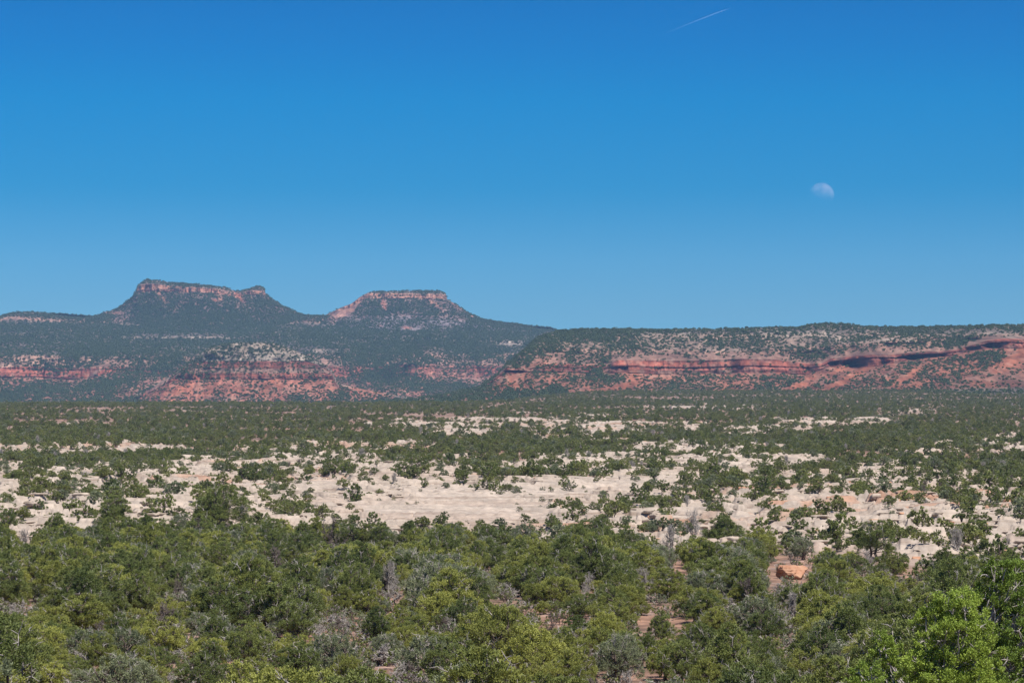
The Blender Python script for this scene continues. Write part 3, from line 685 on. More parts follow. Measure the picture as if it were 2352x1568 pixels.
def tree_geo(seed, w, h, nlobes, ntuft, nleaf, L, W, z0=0.25, open_=0.0, twigs=10, lobe_r=(0.55, 0.9), cone=0.0, trunk_r=0.14, sides=5, squash=0.8):
    """returns wood (v, f), leaves (v, f, tone), bare twigs (v, f)"""
    r = np.random.default_rng(seed)
    wood, leaf, twig = Acc(), Acc(), Acc(); tone = []
    lobes = []
    tries = 0
    while len(lobes) < nlobes and tries < 4000:
        tries += 1
        zz = r.uniform(0, 1); zt = zz ** 0.8
        prof = (math.sqrt(max(0.0, 1 - (max(0, zt - 0.35) / 0.72) ** 2)) * (0.75 + 0.25 * min(1, zt / 0.3))) * (1 - cone * zt)
        a = r.uniform(0, 2 * math.pi); rr = prof * w / 2 * math.sqrt(r.uniform(0.25, 1))
        R = r.uniform(*lobe_r) * (1 - 0.3 * zt)
        rr = max(0, rr - R * 0.55)
        c = np.array([rr * math.cos(a), rr * math.sin(a), z0 + R * 0.6 + zt * (h - z0 - R * 1.1)])
        if any(np.linalg.norm(c - o[0]) < 0.62 * (R + o[1]) * 0.8 for o in lobes): continue
        lobes.append((c, R))
    # stems
    nst = r.integers(2, 4)
    stems = []
    for k in range(nst):
        top = np.array([r.normal() * w * 0.14, r.normal() * w * 0.14, h * r.uniform(0.55, 0.8)])
        c = curve([r.normal() * 0.12, r.normal() * 0.12, -0.4], top, r, 9, 0.10, 0.0)
        v, f = tube(c, np.linspace(trunk_r, trunk_r * 0.35, 9) * r.uniform(0.8, 1.2), sides + 1); wood.add(v, f); stems.append(c)
    for c, R in lobes:
        st = stems[r.integers(len(stems))]
        k = int(np.clip(np.searchsorted(st[:, 2], c[2] * 0.6), 1, 7))
        br = curve(st[k], c, r, 7, 0.12, 0.08)
        v, f = tube(br, np.linspace(trunk_r * 0.38, 0.014, 7), sides); wood.add(v, f)
        cx = np.array([c[0], c[1], 0]); outd = cx / (np.linalg.norm(cx) + 0.3)
        nt_ = max(3, int(ntuft * (R / 0.72) ** 2))
        d = r.normal(size=(nt_ * 2, 3)); d /= np.linalg.norm(d, axis=1)[:, None]
        score = d @ outd * 0.5 + d[:, 2] * 0.9 + r.normal(size=len(d)) * 0.55
        d = d[np.argsort(-score)[:nt_]]
        tc = c + d * R * np.array([1, 1, squash]) * r.uniform(0.72, 1.08, nt_)[:, None]
        lt = r.uniform(0.15, 0.85)
        for q in range(nt_):
            if r.random() < open_: continue
            if r.random() < 0.5:
                v, f = tube(curve(c, tc[q], r, 4, 0.1, 0.05), [0.02, 0.014, 0.01, 0.006], 3); wood.add(v, f)
            m = int(nleaf * r.uniform(0.7, 1.3))
            tr = R * 0.23
            P = tc[q] + r.normal(size=(m, 3)) * tr * 0.62
            D = (P - c) / R * 0.7 + np.array([0, 0, 0.45]) + r.normal(size=(m, 3)) * 0.55
            tn = np.clip(lt * 0.55 + r.uniform(0, 0.5) + r.normal(size=m) * 0.10, 0, 1)
            leaves(leaf, P, D, L, W, r, tn, tone)
    for k in range(twigs):
        c, R = lobes[r.integers(len(lobes))]
        d = c / (np.linalg.norm(c) + 1e-6) * 0.8 + r.normal(size=3) * 0.5 + np.array([0, 0, 0.2])
        d /= np.linalg.norm(d)
        p1 = c + d * R * r.uniform(1.0, 1.5)
        cc = curve(c * 0.9, p1, r, 6, 0.2, 0.0)
        v, f = tube(cc, np.linspace(0.045, 0.012, 6), 3); twig.add(v, f)
        for _ in range(4):
            s = cc[r.integers(2, 5)]
            v, f = tube(curve(s, s + d * R * 0.35 + r.normal(size=3) * R * 0.35, r, 4, 0.2, 0), np.linspace(0.024, 0.008, 4), 3); twig.add(v, f)
    lv, lf = leaf.out()
    return wood.out(), (lv, lf, np.concatenate(tone)), (twig.out() if twig.n else None)

def dead_geo(seed, w, h, trunk_r=0.13, levels=4, nb=5, spread=0.8, twist=0.25, lean=0.0):
    r = np.random.default_rng(seed); acc = Acc()
    def grow(p, d, L, rad, lev):
        n = 7
        pts = [p]; dd = d.copy()
        for i in range(n - 1):
            dd = dd + r.normal(size=3) * twist + np.array([0, 0, 0.05]); dd /= np.linalg.norm(dd)
            pts.append(pts[-1] + dd * L / (n - 1))
        pts = np.array(pts)
        v, f = tube(pts, np.linspace(rad, rad * 0.4, n), 5 if lev < 2 else 3); acc.add(v, f)
        if lev >= levels: return
        for k in range(nb if lev < 2 else 4):
            i = r.integers(2, n); t = pts[i] - pts[i - 1]; t /= np.linalg.norm(t)
            nd = t * 0.6 + r.normal(size=3) * spread * np.array([1, 1, 0.6]); nd[2] += 0.25; nd /= np.linalg.norm(nd)
            grow(pts[i], nd, L * r.uniform(0.45, 0.72), rad * (0.62 - 0.25 * i / n) + 0.008, lev + 1)
    for k in range(r.integers(1, 4)):
        d = np.array([r.normal() * 0.35 + lean, r.normal() * 0.35, 1.0]); d /= np.linalg.norm(d)
        grow(np.array([r.normal() * 0.1, r.normal() * 0.1, -0.3]), d, h * 0.6, trunk_r * r.uniform(0.7, 1.1), 0)
    v, f = acc.out()
    ext = max(np.abs(v[:, :2]).max() * 2, 1e-3)
    s = np.array([w / ext, w / ext, h / max(v[:, 2].max(), 1e-3)])
    return v * s, f

class Proto: pass
PROTO = {}
def make_proto(key, kind, leafmat, barkmat=None, w=4.6, h=3.8, **kw):
    p = Proto(); p.kind = kind; p.w = w; p.h = h; p.key = key
    wood, lf, tw = tree_geo(w=w, h=h, **kw)
    p.trunk = mesh_from(key + " trunk", wood[0], wood[1], [barkmat or M_BARK], smooth=True)
    if tw is not None:
        wv, wf = wood; tv, tf = tw
        p.trunk = mesh_from(key + " trunk", np.concatenate([wv, tv]), np.concatenate([wf, tf + len(wv)]), [barkmat or M_BARK, M_DEAD], face_mat=np.concatenate([np.zeros(len(wf)), np.ones(len(tf))]), smooth=True)
    p.crown = mesh_from(key + " crown", lf[0], lf[1], [leafmat], floats={"tone": lf[2]})
    wv, wf = wood
    vs, fs, fm, tn = [wv, lf[0]], [wf, lf[1] + len(wv)], [np.zeros(len(wf)), np.ones(len(lf[1]))], [np.zeros(len(wv)), lf[2]]
    if tw is not None:
        vs.append(tw[0]); fs.append(tw[1] + len(wv) + len(lf[0])); fm.append(np.full(len(tw[1]), 2)); tn.append(np.zeros(len(tw[0])))
    p.whole = mesh_from(key, np.concatenate(vs), np.concatenate(fs), [barkmat or M_BARK, leafmat, M_DEAD], face_mat=np.concatenate(fm), floats={"tone": np.concatenate(tn)})
    PROTO[key] = p
    return p

near = dict(nlobes=32, ntuft=17, nleaf=92, L=0.115, W=0.038)
for i in range(4):
    make_proto(f"juniper {i}", "J", M_JUN, seed=10 + i, w=[5.0, 4.4, 4.8, 4.0][i], h=[3.9, 4.2, 3.4, 3.6][i], cone=[0.1, 0.25, 0.0, 0.15][i], twigs=13, **near)
for i in range(4):
    make_proto(f"pinyon {i}", "P", M_PIN, seed=30 + i, w=[4.8, 4.2, 4.5, 3.6][i], h=[4.2, 4.6, 3.8, 4.4][i], cone=[0.1, 0.35, 0.0, 0.5][i], open_=0.12, z0=0.6, twigs=16, **near)
for i in range(2):
    make_proto(f"sage juniper {i}", "S", M_SAG, seed=50 + i, w=4.2, h=3.4, open_=0.25, twigs=34, **near)
SHRUB = [make_proto(f"shrub {i}", "B", [M_PIN, M_SAG, M_FAR][i], seed=60 + i, w=2.2, h=1.2, nlobes=14, ntuft=10, nleaf=26, L=0.12, W=0.05, z0=0.0, twigs=8, lobe_r=(0.25, 0.42), trunk_r=0.05) for i in range(3)]
BIG = [make_proto("bright juniper 0", "X", M_BRI, M_DEAD, seed=70, w=2.8, h=5.6, nlobes=85, ntuft=36, nleaf=120, L=0.062, W=0.034, z0=0.5, twigs=10, lobe_r=(0.36, 0.62), open_=0.05, trunk_r=0.12, sides=7),
       make_proto("bright juniper 1", "X", M_BRI, M_DEAD, seed=71, w=3.9, h=6.2, nlobes=110, ntuft=36, nleaf=120, L=0.062, W=0.034, z0=0.4, twigs=8, lobe_r=(0.38, 0.65), open_=0.05, trunk_r=0.13, sides=7, cone=0.2),
       make_proto("bright juniper 2", "X", M_BRI, M_DEAD, seed=72, w=2.0, h=4.6, nlobes=46, ntuft=34, nleaf=120, L=0.062, W=0.034, z0=0.3, twigs=8, lobe_r=(0.34, 0.55), open_=0.05, trunk_r=0.09, sides=7, cone=0.3)]
DEADM = []
for i in range(6):
    v, f = dead_geo(90 + i, [3.6, 3.0, 4.4, 3.2, 2.6, 4.0][i], [3.2, 3.8, 2.6, 3.4, 2.8, 1.8][i], spread=[0.8, 0.5, 1.0, 0.7, 0.6, 1.3][i])
    DEADM.append((mesh_from(f"dead tree {i}", v, f, [M_DARKWOOD if i in (0, 4) else M_DEAD], smooth=True), [3.6, 3.0, 4.4, 3.2, 2.6, 4.0][i], [3.2, 3.8, 2.6, 3.4, 2.8, 1.8][i]))

# ------------------------------------------------------------------ woodland at the near side
Y_EDGE = [(0, 440), (600, 450), (1200, 440), (1500, 405), (1800, 385), (2100, 340), (2352, 300)]
CLEAR = [(1500, 1432, 66, 30), (1568, 1430, 28, 14), (72, 1382, 24, 12), (505, 1545, 20, 18), (2090, 1322, 55, 14), (1815, 1312, 62, 40), (1268, 1436, 34, 18), (1562, 1312, 30, 20), (1150, 1478, 22, 12), (80, 1332, 22, 9), (1170, 1376, 50, 22), (1555, 1352, 40, 8), (1110, 1310, 22, 7), (2290, 1412, 14, 10)]
def px_solve(x, ytop, hm):
    """distance of a thing hm tall whose top shows at (x, ytop), standing on the ground"""
    Ys = np.arange(45, 900, 1.0)
    X = (x - 1176) / F * Ys
    zt = z_at(ytop, Ys)
    g = base_z(X, Ys) + hm - zt
    s = np.nonzero(np.sign(g[1:]) != np.sign(g[:-1]))[0]
    return Ys[s[0]] if len(s) else None
def anchor(x, ytop, wpx, asp):
    best = None
    for Yt in np.arange(50, 520, 1.0):
        w = wpx / F * Yt; h = asp * w
        X = (x - 1176) / F * Yt
        e = abs(base_z(X, Yt) + h - z_at(ytop, Yt))
        if best is None or e < best[0]: best = (e, Yt, w, h, X)
    return best
TREES = []   # dicts: X, Y, proto key, sx, sz, rot, anchored
ANCH = [(264, 1158, 95, .8, 'P'), (510, 1143, 150, .7, 'P'), (56, 1196, 34, .9, 'J'), (505, 1247, 80, .8, 'J'), (275, 1362, 72, 1.0, 'P'), (235, 1455, 118, .75, 'J'), (375, 1412, 150, .7, 'J'), (575, 1425, 120, .9, 'P'),
        (115, 1517, 130, .6, 'J'), (190, 1375, 140, .65, 'J'), (290, 1495, 170, .7, 'S'), (800, 1155, 75, .8, 'P'), (838, 1182, 58, 1.0, 'J'), (1073, 1163, 46, 1.1, 'J'), (905, 1168, 40, 1.1, 'S'), (675, 1257, 52, .9, 'J'), (753, 1307, 75, 1.0, 'S'),
        (680, 1379, 118, .75, 'P'), (790, 1350, 68, .9, 'J'), (865, 1388, 74, 1.1, 'P'), (1130, 1380, 190, .75, 'J'), (800, 1500, 88, .9, 'J'), (690, 1470, 135, .8, 'P'), (1330, 1365, 48, 1.2, 'P'), (1325, 1404, 92, .75, 'P'), (1340, 1430, 74, .7, 'J'),
        (1530, 1313, 115, .65, 'J'), (1518, 1393, 70, 1.2, 'P'), (1661, 1198, 112, .65, 'P'), (1228, 1350, 62, .85, 'J'), (1425, 1458, 120, .9, 'S'), (1647, 1393, 84, .9, 'J'), (1565, 1467, 125, .75, 'P'), (1257, 1199, 42, .9, 'J'), (2005, 1203, 130, .7, 'P'),
        (1840, 1239, 58, .85, 'S'), (1960, 1272, 66, .75, 'P'), (2022, 1291, 56, .6, 'P'), (2090, 1326, 66, .65, 'J'), (1956, 1316, 62, .6, 'J'), (1160, 1185, 60, .8, 'P'), (420, 1198, 60, .7, 'S'), (20, 1190, 60, .9, 'P'), (1440, 1205, 70, .7, 'P'), (1760, 1400, 110, .75, 'P'), (1850, 1480, 130, .75, 'J'), (1230, 1500, 130, .7, 'J'), (470, 1500, 140, .7, 'P')]
BYK = {'J': [f"juniper {i}" for i in range(4)], 'P': [f"pinyon {i}" for i in range(4)], 'S': [f"sage juniper {i}" for i in range(2)]}
for (x, yt, wp, asp, k) in ANCH:
    e, Yt, w, h, X = anchor(x, yt, wp, asp)
    key = BYK[k][rng.integers(len(BYK[k]))]; p = PROTO[key]
    TREES.append(dict(X=X, Y=Yt, key=key, sx=w / p.w, sz=h / p.h * 1.04, rot=rng.uniform(0, 6.28), anc=True))
def crown_px(t):
    p = PROTO[t['key']]; Z = float(gz(t['X'], t['Y'])[0]) if not isinstance(t.get('Z'), float) else t['Z']
    t['Z'] = Z
    cx, cy = pix_of(t['X'], t['Y'], Z + 0.55 * p.h * t['sz'])
    return cx, cy, p.w * t['sx'] / 2 * F / t['Y'], 0.5 * p.h * t['sz'] * F / t['Y']
for t in TREES: crown_px(t)
sp = 3.05
pts = []
Yg = 106.0
while Yg < 470:
    half = 0.24 * Yg + 6
    for Xg in np.arange(-half, half, sp):
        pts.append((Xg + rng.uniform(-.45, .45) * sp, Yg + rng.uniform(-.45, .45) * sp))
    Yg += sp
anc_xy = np.array([(t['X'], t['Y'], PROTO[t['key']].w * t['sx'] / 2) for t in TREES])
for (Xg, Yg) in pts:
    if Yg < 60: continue
    xp = 1176 + F * Xg / Yg
    if Yg > np.interp(xp, *np.array(Y_EDGE).T) + rng.normal() * 9: continue
    d = np.hypot(anc_xy[:, 0] - Xg, anc_xy[:, 1] - Yg) - anc_xy[:, 2]
    if d.min() < 0.3: continue
    nse = vnoise(Xg / 30, Yg / 30, seed=3)
    k = rng.choice(['J', 'P', 'S'], p=[0.44 + 0.1 * nse, 0.42 - 0.1 * nse, 0.14])
    if rng.random() < 0.05: continue
    key = BYK[k][rng.integers(len(BYK[k]))]
    s = float(np.clip(rng.lognormal(-0.17, 0.34), 0.38, 1.35))
    t = dict(X=Xg, Y=Yg, key=key, sx=s, sz=s * rng.uniform(0.78, 1.08), rot=rng.uniform(0, 6.28), anc=False)
    cx, cy, rx, ry = crown_px(t)
    bad = False
    for (ax, ay, arx, ary) in CLEAR:
        if ((cx - ax) / (arx + rx * 0.55)) ** 2 + ((cy - ay) / (ary + ry * 0.6)) ** 2 < 1: bad = True; break
    if not bad:   # an ordinary tree does not stand in front of a chosen one
        for a in TREES[:len(ANCH)]:
            if a['Y'] > t['Y']:
                acx, acy, arx, ary = a.get('px') or a.setdefault('px', crown_px(a))
                if ((cx - acx) / (arx * 0.75 + rx * 0.5)) ** 2 + ((cy - acy) / (ary * 0.7 + ry * 0.6)) ** 2 < 1: bad = True; break
    if not bad and cy - ry > 1700: continue
    if not bad: TREES.append(t)

# things: bright junipers, dead trees, boulders, shrubs
THINGS = []
def put_tree(t, name, **props):
    p = PROTO[t['key']]
    o = bpy.data.objects.new(name, None); COL.objects.link(o)
    o.empty_display_size = 0.5
    o.location = (t['X'], t['Y'], t['Z']); o.rotation_euler = (0, 0, t['rot']); o.scale = (t['sx'], t['sx'], t['sz'])
    for k, v in props.items(): o[k] = v
    for nm, me in (("trunk", p.trunk), ("crown", p.crown)):
        c = bpy.data.objects.new(nm, me); COL.objects.link(c); c.parent = o
    return o
BT = [("bright juniper 0", 2185, 1352, 72, 0.2, 235, "vivid green juniper with a bleached forked trunk, nearest in the lower right corner"),
      ("bright juniper 1", 2318, 1286, 82, 1.7, 300, "tallest vivid green juniper, at the right edge behind the one with bleached trunk"),
      ("bright juniper 2", 2030, 1442, 78, 3.0, 160, "small vivid green juniper left of the nearest bleached trunk"),
      ("bright juniper 2", 1985, 1512, 66, 5.0, 170, "low bright green juniper at the bottom edge, nearest the viewpoint")]
for key, x, yt, Yd, rot, wpx_, lab in BT:
    X = (x - 1176) / F * Yd; Z = float(gz(X, Yd)[0]); p = PROTO[key]
    h = z_at(yt, Yd) - Z
    t = dict(X=X, Y=Yd, Z=Z, key=key, sx=wpx_ / F * Yd / p.w, sz=h / p.h, rot=rot)
    o = put_tree(t, "juniper_tree", label=lab, category="tree", group="vivid green junipers in the lower right corner")
    THINGS.append(dict(t, px=pix_of(X, Yd, Z + h * .6)))

# who is seen: paint crowns front to back on a coarse raster
W4, H4 = 2352 // 3, 1568 // 3
ras = np.zeros((H4, W4), bool)
TREES.sort(key=lambda t: t['Y'])
for t in TREES:
    cx, cy, rx, ry = crown_px(t); t['px'] = (cx, cy, rx, ry)
    x0, x1 = int(max(0, (cx - rx) / 3)), int(min(W4, (cx + rx) / 3 + 1)); y0, y1 = int(max(0, (cy - ry) / 3)), int(min(H4, (cy + ry) / 3 + 1))
    t['vis'] = 0
    if x1 <= x0 or y1 <= y0: continue
    yy, xx = np.mgrid[y0:y1, x0:x1]
    m = ((xx * 3 - cx) / rx) ** 2 + ((yy * 3 - cy) / ry) ** 2 < 0.85
    t['vis'] = int((m & ~ras[y0:y1, x0:x1]).sum())
    ras[y0:y1, x0:x1] |= m
order = sorted(TREES, key=lambda t: -t['vis'])
CHOSEN = order[:300]; REST = order[300:]
print("woodland trees", len(TREES), "min visible of chosen", CHOSEN[-1]['vis'])

# landmarks used in labels
DEADS = [  # x, ytop, width px, mesh index, label
    (402, 1322, 62, 0, 'dark gnarled dead tree with thick twisted limbs in the left woodland'),
    (762, 1168, 92, 0, 'wide dead tree with dark trunk and grey limbs in front of the slickrock slab'),
    (400, 1382, 76, 4, 'grey leafless bushy snag just below the dark gnarled dead tree'),
    (868, 1466, 112, 5, 'tangle of bleached fallen branches low in the centre left woodland'),
    (895, 1288, 60, 1, 'pale bare snag standing above a green juniper left of centre'),
    (1592, 1192, 66, 3, 'big bleached dead tree with forked pale limbs at the far edge of the woodland'),
    (1538, 1202, 52, 1, 'thin bare grey tree left of the big bleached dead tree'),
    (1172, 1340, 72, 2, 'bleached leaning dead tree above the wide olive juniper'),
    (1266, 1392, 62, 0, 'dark leafless tree standing on a patch of pale rock'),
    (1815, 1352, 52, 1, 'tall grey snag with upright bare limbs below the orange boulder'),
    (1345, 1312, 50, 3, 'small bare grey snag in the middle of the woodland'),
    (792, 1402, 58, 2, 'greyish dead top branching over an olive juniper'),
    (62, 1212, 36, 1, 'slim white snag near the left edge of the far treeline'),
    (172, 1398, 50, 3, 'broken brown snag beside the bare red soil at left'),
    (12, 1370, 60, 2, 'spreading dark dead boughs at the left border'),
    (1790, 1412, 44, 3, 'pale dead twigs at the foot of the tall grey snag'),
    (2200, 1222, 50, 1, 'bare grey tree at the right end of the far treeline'),
    (1860, 1232, 40, 0, 'dark bare tree above the orange boulder'),
    (905, 1350, 70, 2, 'grey half dead juniper boughs right of centre left'),
    (1480, 1300, 44, 1, 'thin white snag between two dark pines'),
    (1030, 1405, 40, 3, 'small pale snag behind the wide olive juniper'),
    (1700, 1330, 60, 4, 'pale grey leafless bush left of the orange boulder'),
    (640, 1250, 60, 4, 'silvery bare bush in the left woodland below the dead tree on the skyline'),
    (560, 1395, 44, 1, 'forked white snag beside a bluish pine'),
    (960, 1530, 60, 2, 'bleached boughs sticking up at the bottom edge left of centre'),
    (1440, 1530, 60, 3, 'bare grey limbs at the bottom edge near the centre right'),
    (490, 1520, 40, 2, 'stub of a dead trunk beside a patch of red soil at the bottom'),
    (1995, 1258, 40, 3, 'white forked snag under the broad dark pine at right'),
]
for (x, yt, wp, mi, lab) in DEADS:
    me, mw, mh = DEADM[mi]
    e, Yt, w, h, X = anchor(x, yt, wp, mh / mw)
    # bring it just in front of whatever would hide it
    Z = float(gz(X, Yt)[0])
    o = link("dead_tree", me, label=lab, category="dead tree", group="dead trees among the woodland")
    o.location = (X, Yt, Z); o.rotation_euler = (0, 0, rng.uniform(0, 6.28)); o.scale = (w / mw, w / mw, h / mh * 1.05)
    hit = pix_of(X, Yt, Z + h * 0.6)
    # clear ordinary trees right in front
    def inway(t):
        if t['anc'] or t['Y'] > Yt: return False
        cx, cy, rx, ry = t['px']
        return ((cx - hit[0]) / (wp * 0.42 + rx * 0.75)) ** 2 + ((cy - hit[1]) / (h * F / Yt * 0.4 + ry * 0.85)) ** 2 < 1
    CHOSEN = [t for t in CHOSEN if not inway(t)]; REST = [t for t in REST if not inway(t)]

# ------------------------------------------------------------------ boulders
def boulder_mesh(name, seed, w, d, h, mat, blocky=0.5, sub=5):
    import bmesh
    bm = bmesh.new(); bmesh.ops.create_icosphere(bm, subdivisions=sub, radius=1.0)
    v = np.array([x.co[:] for x in bm.verts]); f = np.array([[q.index for q in p.verts] for p in bm.faces]); bm.free()
    rr_ = np.random.default_rng(seed + 900); v2 = v * 1.35
    for _ in range(int(9 + 10 * blocky)):   # joint planes shear the corners off
        nn = rr_.normal(size=3) * np.array([1, 1, 0.8]); nn /= np.linalg.norm(nn); dd = v2 @ nn; lim = rr_.uniform(0.72, 1.0)
        v2 = v2 - np.clip(dd - lim, 0, None)[:, None] * nn * 0.93
    v2[:, 2] = np.clip(v2[:, 2], -1, rr_.uniform(0.62, 0.8) + 0.06 * fbm(v2[:, 0] * 2, v2[:, 1] * 2, seed=seed))
    n = fbm(v2[:, 0] * 1.3 + seed * 7, v2[:, 1] * 1.3, v2[:, 2] * 1.3, oct=3, seed=seed)
    cr = np.abs(fbm(v2[:, 0] * 0.9 + seed * 3, v2[:, 1] * 0.9, v2[:, 2] * 2.2, oct=2, seed=seed + 5))
    v2 = v2 * (1 + 0.10 * n - 0.16 * np.exp(-(cr / 0.07) ** 2))[:, None]
    zb = v2[:, 2] * 5.0 + seed; v2[:, :2] *= (1 - 0.05 * np.exp(-((zb - np.round(zb)) / 0.12) ** 2))[:, None]
    v2 = v2 * np.array([w / 2, d / 2, h / 2]) + np.array([0, 0, h * 0.32])
    return mesh_from(name, v2, f, [mat], smooth=True)
BOULD = [boulder_mesh(f"boulder {i}", 5 + i, 2, 1.6, 1.2, M_ROCK, 0.5, 4) for i in range(5)]
REDB = [boulder_mesh("red boulder", 31, 2, 1.8, 1.4, M_REDROCK, 0.8, 5)]
def gpoint(x, y, y0=60, y1=1500):
    Ys = np.arange(y0, y1, 0.7); X = (x - 1176) / F * Ys
    g = gz(X, Ys) - z_at(y, Ys)
    s = np.nonzero((g[1:] > 0) & (g[:-1] <= 0))[0]
    if not len(s): s = [np.argmin(np.abs(g))]
    Yv = Ys[s[-1] if y < 1200 else s[0]]
    return (x - 1176) / F * Yv, Yv
BL = [  # x, y base, w px, h px, red?, label
    (1815, 1329, 74, 44, 1, 'orange sandstone boulder as big as a tree, in a gap of the woodland at right'),
    (28, 1147, 78, 26, 0, 'rounded tan boulder, topmost of the pair at the left edge'),
    (52, 1163, 84, 24, 0, 'flat tan boulder, lower and right of the pair at the left edge'),
    (4, 1160, 44, 26, 0, 'tan boulder cut by the left edge of the view'),
    (1003, 1096, 34, 16, 0, 'pale boulder at the left end of the heaped outcrop above the slab'),
    (1030, 1092, 36, 20, 0, 'pale boulder second from the left on the heaped outcrop above the slab'),
    (1056, 1091, 34, 22, 0, 'tallest pale boulder on top of the heaped outcrop above the slab'),
    (1078, 1096, 34, 16, 0, 'pale boulder at the right end of the heaped outcrop above the slab'),
    (1012, 1104, 30, 12, 1, 'orange block under the left end of the heaped outcrop'),
    (1042, 1105, 34, 13, 1, 'orange block under the middle of the heaped outcrop'),
    (885, 1096, 24, 14, 0, 'round pale boulder left of the heaped outcrop, behind the slab'),
    (912, 1097, 22, 13, 0, 'second round pale boulder left of the heaped outcrop'),
    (428, 1098, 22, 15, 0, 'round pale boulder beside the square brown ledge at left'),
    (458, 1092, 46, 16, 1, 'square brown overhanging block in the left ledges'),
    (310, 1103, 50, 16, 0, 'domed pale rock with a dark hollow under it at left'),
    (1370, 1056, 40, 14, 0, 'domed pale rock above the slab near the centre right'),
    (1395, 1060, 26, 10, 0, 'small domed rock just right of a larger one above the slab'),
    (2048, 1100, 52, 14, 0, 'long rounded tan boulder in the right ledges'),
    (2012, 1110, 40, 13, 0, 'tan boulder below the long rounded one in the right ledges'),
    (2135, 1120, 26, 16, 0, 'round tan boulder at the right end of the ledges'),
    (2110, 1124, 20, 12, 0, 'small round tan boulder beside another at the right end of the ledges'),
    (1268, 1092, 12, 10, 0, 'small round boulder perched behind the slab'),
    (1470, 1117, 20, 5, 0, 'thin loose plate of rock lying on the big slab'),
]
for (x, y, wp, hp, red, lab) in BL:
    X, Yb = gpoint(x, y, 60, 1100)
    me = REDB[0] if red else BOULD[rng.integers(5)]
    w = wp / F * Yb; h = hp / F * Yb
    o = link("boulder", me, label=lab, category="boulder", group="sandstone boulders")
    o.location = (X, Yb, float(gz(X, Yb)[0]) - 0.1 * h); o.rotation_euler = (0, 0, rng.uniform(-0.4, 0.4)); o.scale = (w / 2, w / 2, h / 1.1)
# clear trees in front of the orange boulder
def covers(t, x, y, rx, ry):
    cx, cy, a, b = t['px']; return ((cx - x) / (rx + a * .8)) ** 2 + ((cy - y) / (ry + b * .8)) ** 2 < 1

# ------------------------------------------------------------------ labels for the chosen trees
LMK = [("the orange boulder", 1815, 1308), ("the dark gnarled dead tree", 402, 1345), ("the fallen bleached branches", 868, 1490), ("the big bleached dead tree", 1592, 1225),
       ("the leaning bleached tree", 1172, 1365), ("the tree on pale rock", 1266, 1415), ("the left red soil patch", 72, 1382), ("the central red clearing", 1500, 1432),
       ("the wide olive juniper", 1130, 1430), ("the wide dead tree", 762, 1190), ("the vivid green junipers", 2150, 1450), ("the tall grey snag", 1815, 1410),
       ("the right treeline pine", 2005, 1235), ("the right red bank", 2090, 1325), ("the left treeline pine", 510, 1180), ("the bottom red soil", 505, 1545),
       ("the pale bare snag", 895, 1330), ("the domed treeline pine", 1661, 1222)]
LOOK = {'J': "olive green juniper", 'P': "dark green pinyon pine", 'S': "grey green sparse juniper"}
def word_size(t):
    s = PROTO[t['key']].w * t['sx']
    return "small" if s < 3.6 else ("broad" if s > 5.0 else "mid sized")
seen = {}
def direction(dx, dy):
    a = math.degrees(math.atan2(-dy, dx)) % 360
    return ["right of", "up and right of", "straight behind", "up and left of", "left of", "down and left of", "straight in front of", "down and right of"][int(((a + 22.5) % 360) // 45)]
for t in CHOSEN:
    p = PROTO[t['key']]; cx, cy = t['px'][:2]
    l = min(LMK, key=lambda l: math.hypot(l[1] - cx, (l[2] - cy) * 1.6))
    t['lk'] = (word_size(t) + " " + LOOK[p.kind], direction(cx - l[1], cy - l[2]), l[0]); t['ld'] = math.hypot(l[1] - cx, l[2] - cy)
    seen.setdefault(t['lk'], []).append(t)
ORD = ["", "second ", "third ", "fourth ", "fifth ", "sixth ", "seventh ", "eighth ", "ninth ", "tenth "]
for lk, ts in seen.items():
    ts.sort(key=lambda t: t['ld'])
    for i, t in enumerate(ts):
        lead = ORD[i] if i < 10 else f"{i + 1}th "
        t['label'] = (f"{lead}{lk[0]} {lk[1]} {lk[2]}" if len(ts) == 1 or i else f"nearest {lk[0]} {lk[1]} {lk[2]}")
for t in CHOSEN:
    k = PROTO[t['key']].kind
    put_tree(t, "pinyon_pine" if k == 'P' else "juniper_tree", label=t['label'], category="tree", group="pinyon pines of the near woodland" if k == 'P' else "junipers of the near woodland")

